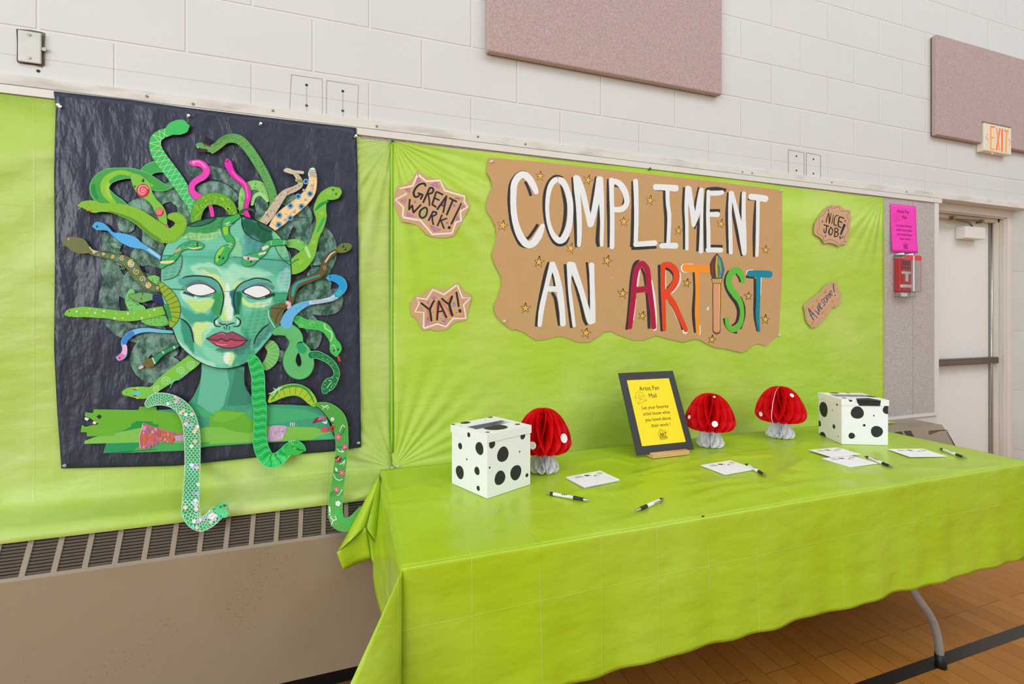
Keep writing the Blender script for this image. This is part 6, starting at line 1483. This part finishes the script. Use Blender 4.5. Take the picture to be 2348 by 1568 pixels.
for s in ("745,400,40 730,362,40 680,355,36 600,390,38 530,480,40 510,560,42 540,620,40 600,610,36 640,560,34", "600,545,36 690,580,38", "690,580,36 650,665,38", "830,440,36 700,730,38", "825,445,34 880,440,36 905,490,34 870,545,34 800,555,30", "800,560,30 820,680,30 825,795,28",
          "960,520,34 880,770,36", "980,520,32 1090,575,36", "920,640,30 1018,685,32", "880,775,34 955,820,34", "1165,605,34 980,870,36", "1165,605,34 1130,780,34 1098,935,30", "1050,780,22 1120,800,24", "1225,645,32 1365,715,34", "1290,690,34 1170,975,36", "1460,750,26 1370,940,34 1262,1160,34",
          "432,670,34 415,875,34", "415,870,34 480,790,34", "480,790,34 505,935,34", "505,935,34 650,780,32", "715,835,32 640,900,34 630,990,34 680,1040,32 750,1000,32 780,900,32 760,840,32 715,835,32", "900,910,34 808,1090,32", "895,915,30 960,930,30 955,970,30 880,1010,28", "880,1010,28 885,1090,28 902,1170,30",
          "1075,980,28 985,1195,30", "1170,1050,26 1050,1090,28", "1050,1090,26 1115,1245,30"): L5.append(('lettering', s, BT))
L5 += [('letter_fill', 'P690,890 730,900 735,960 700,985 670,960', (140,206,100)), ('letter_fill', 'P840,465 880,470 870,510 835,520', (196,160,200)), ('letter_fill', 'P895,940 935,945 925,980 890,985', (196,160,200)), ('letter_fill', 'P1110,680 1120,680 1110,760 1080,770', (120,80,160)), ('lettering', '1205,1240,40 1222,1232,62 1235,1240,40', BT)]
sign('great', 'brown starburst paper sign reading great work left of the banner', "585,92 760,205 860,240 1020,260 1070,320 1150,420 1280,490 1450,555 1550,620 1600,730 1640,800 1600,880 1480,1100 1310,1405 1150,1440 1000,1435 870,1415 770,1375 640,1240 570,1180 430,1140 260,1118 200,960 98,725 120,640 165,420 390,360 450,310", s5, L5)
bd = "1325,255 1455,590 1665,590 1490,770 1555,1120 1225,1120 1040,1335 815,1260 480,1370 460,1350 470,970 240,950 355,730 280,590 540,630 700,380 985,505 1325,255"
rb = ["910,548,8 715,480,10 615,640,8", "1025,548,8 1180,450,9 1330,325,10 1360,400,9 1415,580,8", "1435,660,8 1520,650,9 1450,730,8", "1455,860,8 1480,1000,9 1480,1075,10 1260,1070,8", "1140,1120,8 1010,1280,10 880,1225,8", "800,1205,8 525,1305,10 515,1000,8", "450,910,8 300,900,10 370,780,8 368,650,10 520,675,8"]
L6 = [('border', 'S' + wid(bd, 40), WC)] + [('border', 'S' + s, (226, 96, 60)) for s in rb]
for q in ("680,610 728,545 815,590 710,610", "545,705 600,660 600,760", "568,1090 610,1225 550,1245", "935,1180 1070,1135 990,1220", "1235,705 1285,775 1218,812"): L6 += [('triangles', 'P' + q, (200,150,206)), ('triangles', 'S' + wid(q + ' ' + q.split()[0], 14), (130,80,170))]
for q in ("398,852", "710,955", "908,1122", "1238,482", "1292,970"): x_, y_ = q.split(','); L6.append(('triangles', '%s,%s,18 %g,%s,18' % (x_, y_, float(x_)+10, y_), (60,30,50)))
for s in ("560,920,28 620,1150,30", "600,840,20 690,700,24", "800,690,24 785,1140,24", "890,650,20 1080,880,24 1140,1040,24", "1140,560,20 1080,680,24", "880,790,20 850,900,24", "940,980,14 1020,1110,16"): L6.append(('letter_shadow', s, (232, 110, 80)))
for s in ("400,725,44 510,810,46 610,895,46", "735,655,44 680,760,46 620,895,46", "620,895,50 645,1030,50 665,1185,46", "850,670,40 830,900,42 808,1160,44", "850,670,44 960,900,44 1050,1095,46", "835,950,34 940,930,34", "930,605,44 1020,690,48 1120,760,52", "1195,550,54 1160,650,54 1120,760,54", "1120,750,60 1150,890,60 1200,1045,60"): L6.append(('lettering', 'S' + s, BT))
L6 += [('lettering', 'S1305,445,46 1340,640,46 1365,815,44', BT), ('lettering', 'P1370,885 1415,872 1435,960 1385,972 1355,920', BT)]
sign('yay', 'brown starburst paper sign reading yay left of the banner', "1325,185 1400,300 1500,420 1620,480 1685,530 1690,620 1640,800 1590,1000 1560,1160 1480,1180 1380,1190 1250,1240 1180,1290 1080,1400 900,1440 750,1430 650,1400 500,1430 440,1420 330,1230 260,1110 150,1040 120,850 125,720 260,530 450,510 560,380 690,330 850,350 1050,385 1200,280", s6, L6)
L7 = [('border', wid("845,165 850,200 930,235 1070,180 1110,260 1200,320 1410,322 1340,440 1370,560 1420,600 1345,720 1375,900 1280,1020 1260,1180 1315,1245 1200,1230 1105,1320 980,1210 800,1160 650,1215 600,1060 435,950 520,780 495,535 640,420 725,240 730,215 845,212", 9), (130,80,100)),
      ('border', wid("860,225 960,262 1075,230 1130,320 1210,362 1350,350 1310,450 1330,560 1385,605 1320,720 1345,890 1255,1000 1230,1160 1180,1200 1100,1275 980,1170 800,1110 680,1150 640,1040 470,935 550,780 525,550 660,440 750,245 860,225", 8), (222,206,150))]
for s in ("790,360,18 740,500,26 712,655,28", "790,365,22 800,520,30 805,680,30", "860,380,20 835,520,26 808,670,28", "935,410,16 905,540,22 882,690,22", "1070,450,26 1010,450,26 965,530,28 945,640,30 960,730,30 1010,740,26 1030,715,24", "1120,480,30 1245,525,32", "1115,480,36 1080,600,36 1075,730,34 1090,770,30", "1090,610,34 1185,655,34", "1080,765,34 1155,808,30",
          "645,720,32 720,745,34 800,770,28", "730,770,30 715,870,30 700,950,28 670,960,28 650,920,26 645,850,22", "860,790,24 805,880,36 795,960,40 845,1030,28 890,970,26 905,880,26 860,790,24", "970,830,28 975,950,30 960,1080,30", "975,825,24 1040,825,28 1070,880,28 1050,920,26 985,935,26", "985,935,26 1060,960,28 1075,1010,28 1040,1060,28 960,1078,28"): L7.append(('lettering', s, (28,26,34)))
L7 += [('lettering', 'P1235,685 1300,725 1165,1035 1125,1000', (34,34,42)), ('lettering', '1125,1070,30 1140,1130,44', (24,34,60))]
for q in ("780,290", "600,620", "1290,600", "690,1055", "1210,1088"): x_, y_ = map(float, q.split(',')); L7.append(('purple_dots', '%g,%g,30 %g,%g,44 %g,%g,26' % (x_-6, y_+24, x_, y_, x_+6, y_-24), (136,80,150)))
sign('nice', 'brown scalloped paper sign reading nice job right of the banner', "845,118 960,150 1080,130 1125,125 1200,210 1320,275 1430,285 1455,480 1440,620 1430,800 1375,980 1330,1150 1330,1290 1200,1310 1095,1370 960,1300 800,1265 655,1290 590,1170 500,1090 350,1000 335,850 370,660 480,480 700,200", s7, L7, lift=.006)
L8 = [('border', wid("200,890 240,910 300,850 350,750 420,740 530,640 580,610 700,500 780,390 900,300 960,230", 7), (150,160,100)), ('border', wid("210,920 245,1160 260,1280 370,1300 400,1400 540,1330 600,1220 745,1160 740,1020 800,900 900,850 1020,850 1025,720 1180,560 1060,400 1040,250", 7), (150,160,110)), ('border', wid("240,960 270,1140 300,1270 400,1290 420,1370", 10), (222,196,110))]
for s in ("290,930,24 340,1090,28 430,1250,30", "290,930,26 400,1060,28 540,1190,16", "370,1110,22 430,1060,22", "455,970,16 515,1030,20 580,1105,20", "545,920,18 570,1010,20 580,1105,18", "530,860,20 570,940,20 610,1015,18", "560,830,16 600,870,20 650,935,16", "590,870,14 620,810,16 600,775,16 570,800,18 590,880,20 640,945,18 680,910,14", "690,670,14 650,690,18 660,740,18 720,790,18 740,840,18 700,865,16",
          "740,620,16 715,680,20 750,760,20 800,740,18 790,660,18 740,620,16", "775,560,16 800,620,18 830,690,18", "790,590,14 820,560,16 850,610,18 870,650,16", "840,570,14 850,520,16 890,580,18 905,630,16", "880,540,14 940,480,16 920,440,16 880,460,18 890,540,18 940,570,16 955,540,12"): L8.append(('lettering', s, (84,76,130)))
L8 += [('lettering', '985,230,16 980,330,26 1010,485,16', (60,80,110)), ('lettering', '1015,580,18 1032,555,22', (50,70,100))]
for q in ("400,900", "530,720", "755,480", "955,740", "680,1050", "415,1320"): x_, y_ = map(float, q.split(',')); L8.append(('orange_drops', '%g,%g,30 %g,%g,50 %g,%g,6' % (x_-4, y_+25, x_, y_, x_+24, y_-55), (240,124,70)))
sign('awesome', 'narrow tilted brown paper sign reading awesome right of the banner', "1110,148 1075,190 1100,320 1140,440 1190,510 1190,600 1170,720 1140,820 1070,890 990,885 920,930 860,1040 760,1200 620,1340 500,1450 380,1465 250,1320 200,1200 180,1000 150,900 160,820 260,730 450,580 620,460 700,350 820,260 960,205 1040,190", s8, L8, lift=.006)
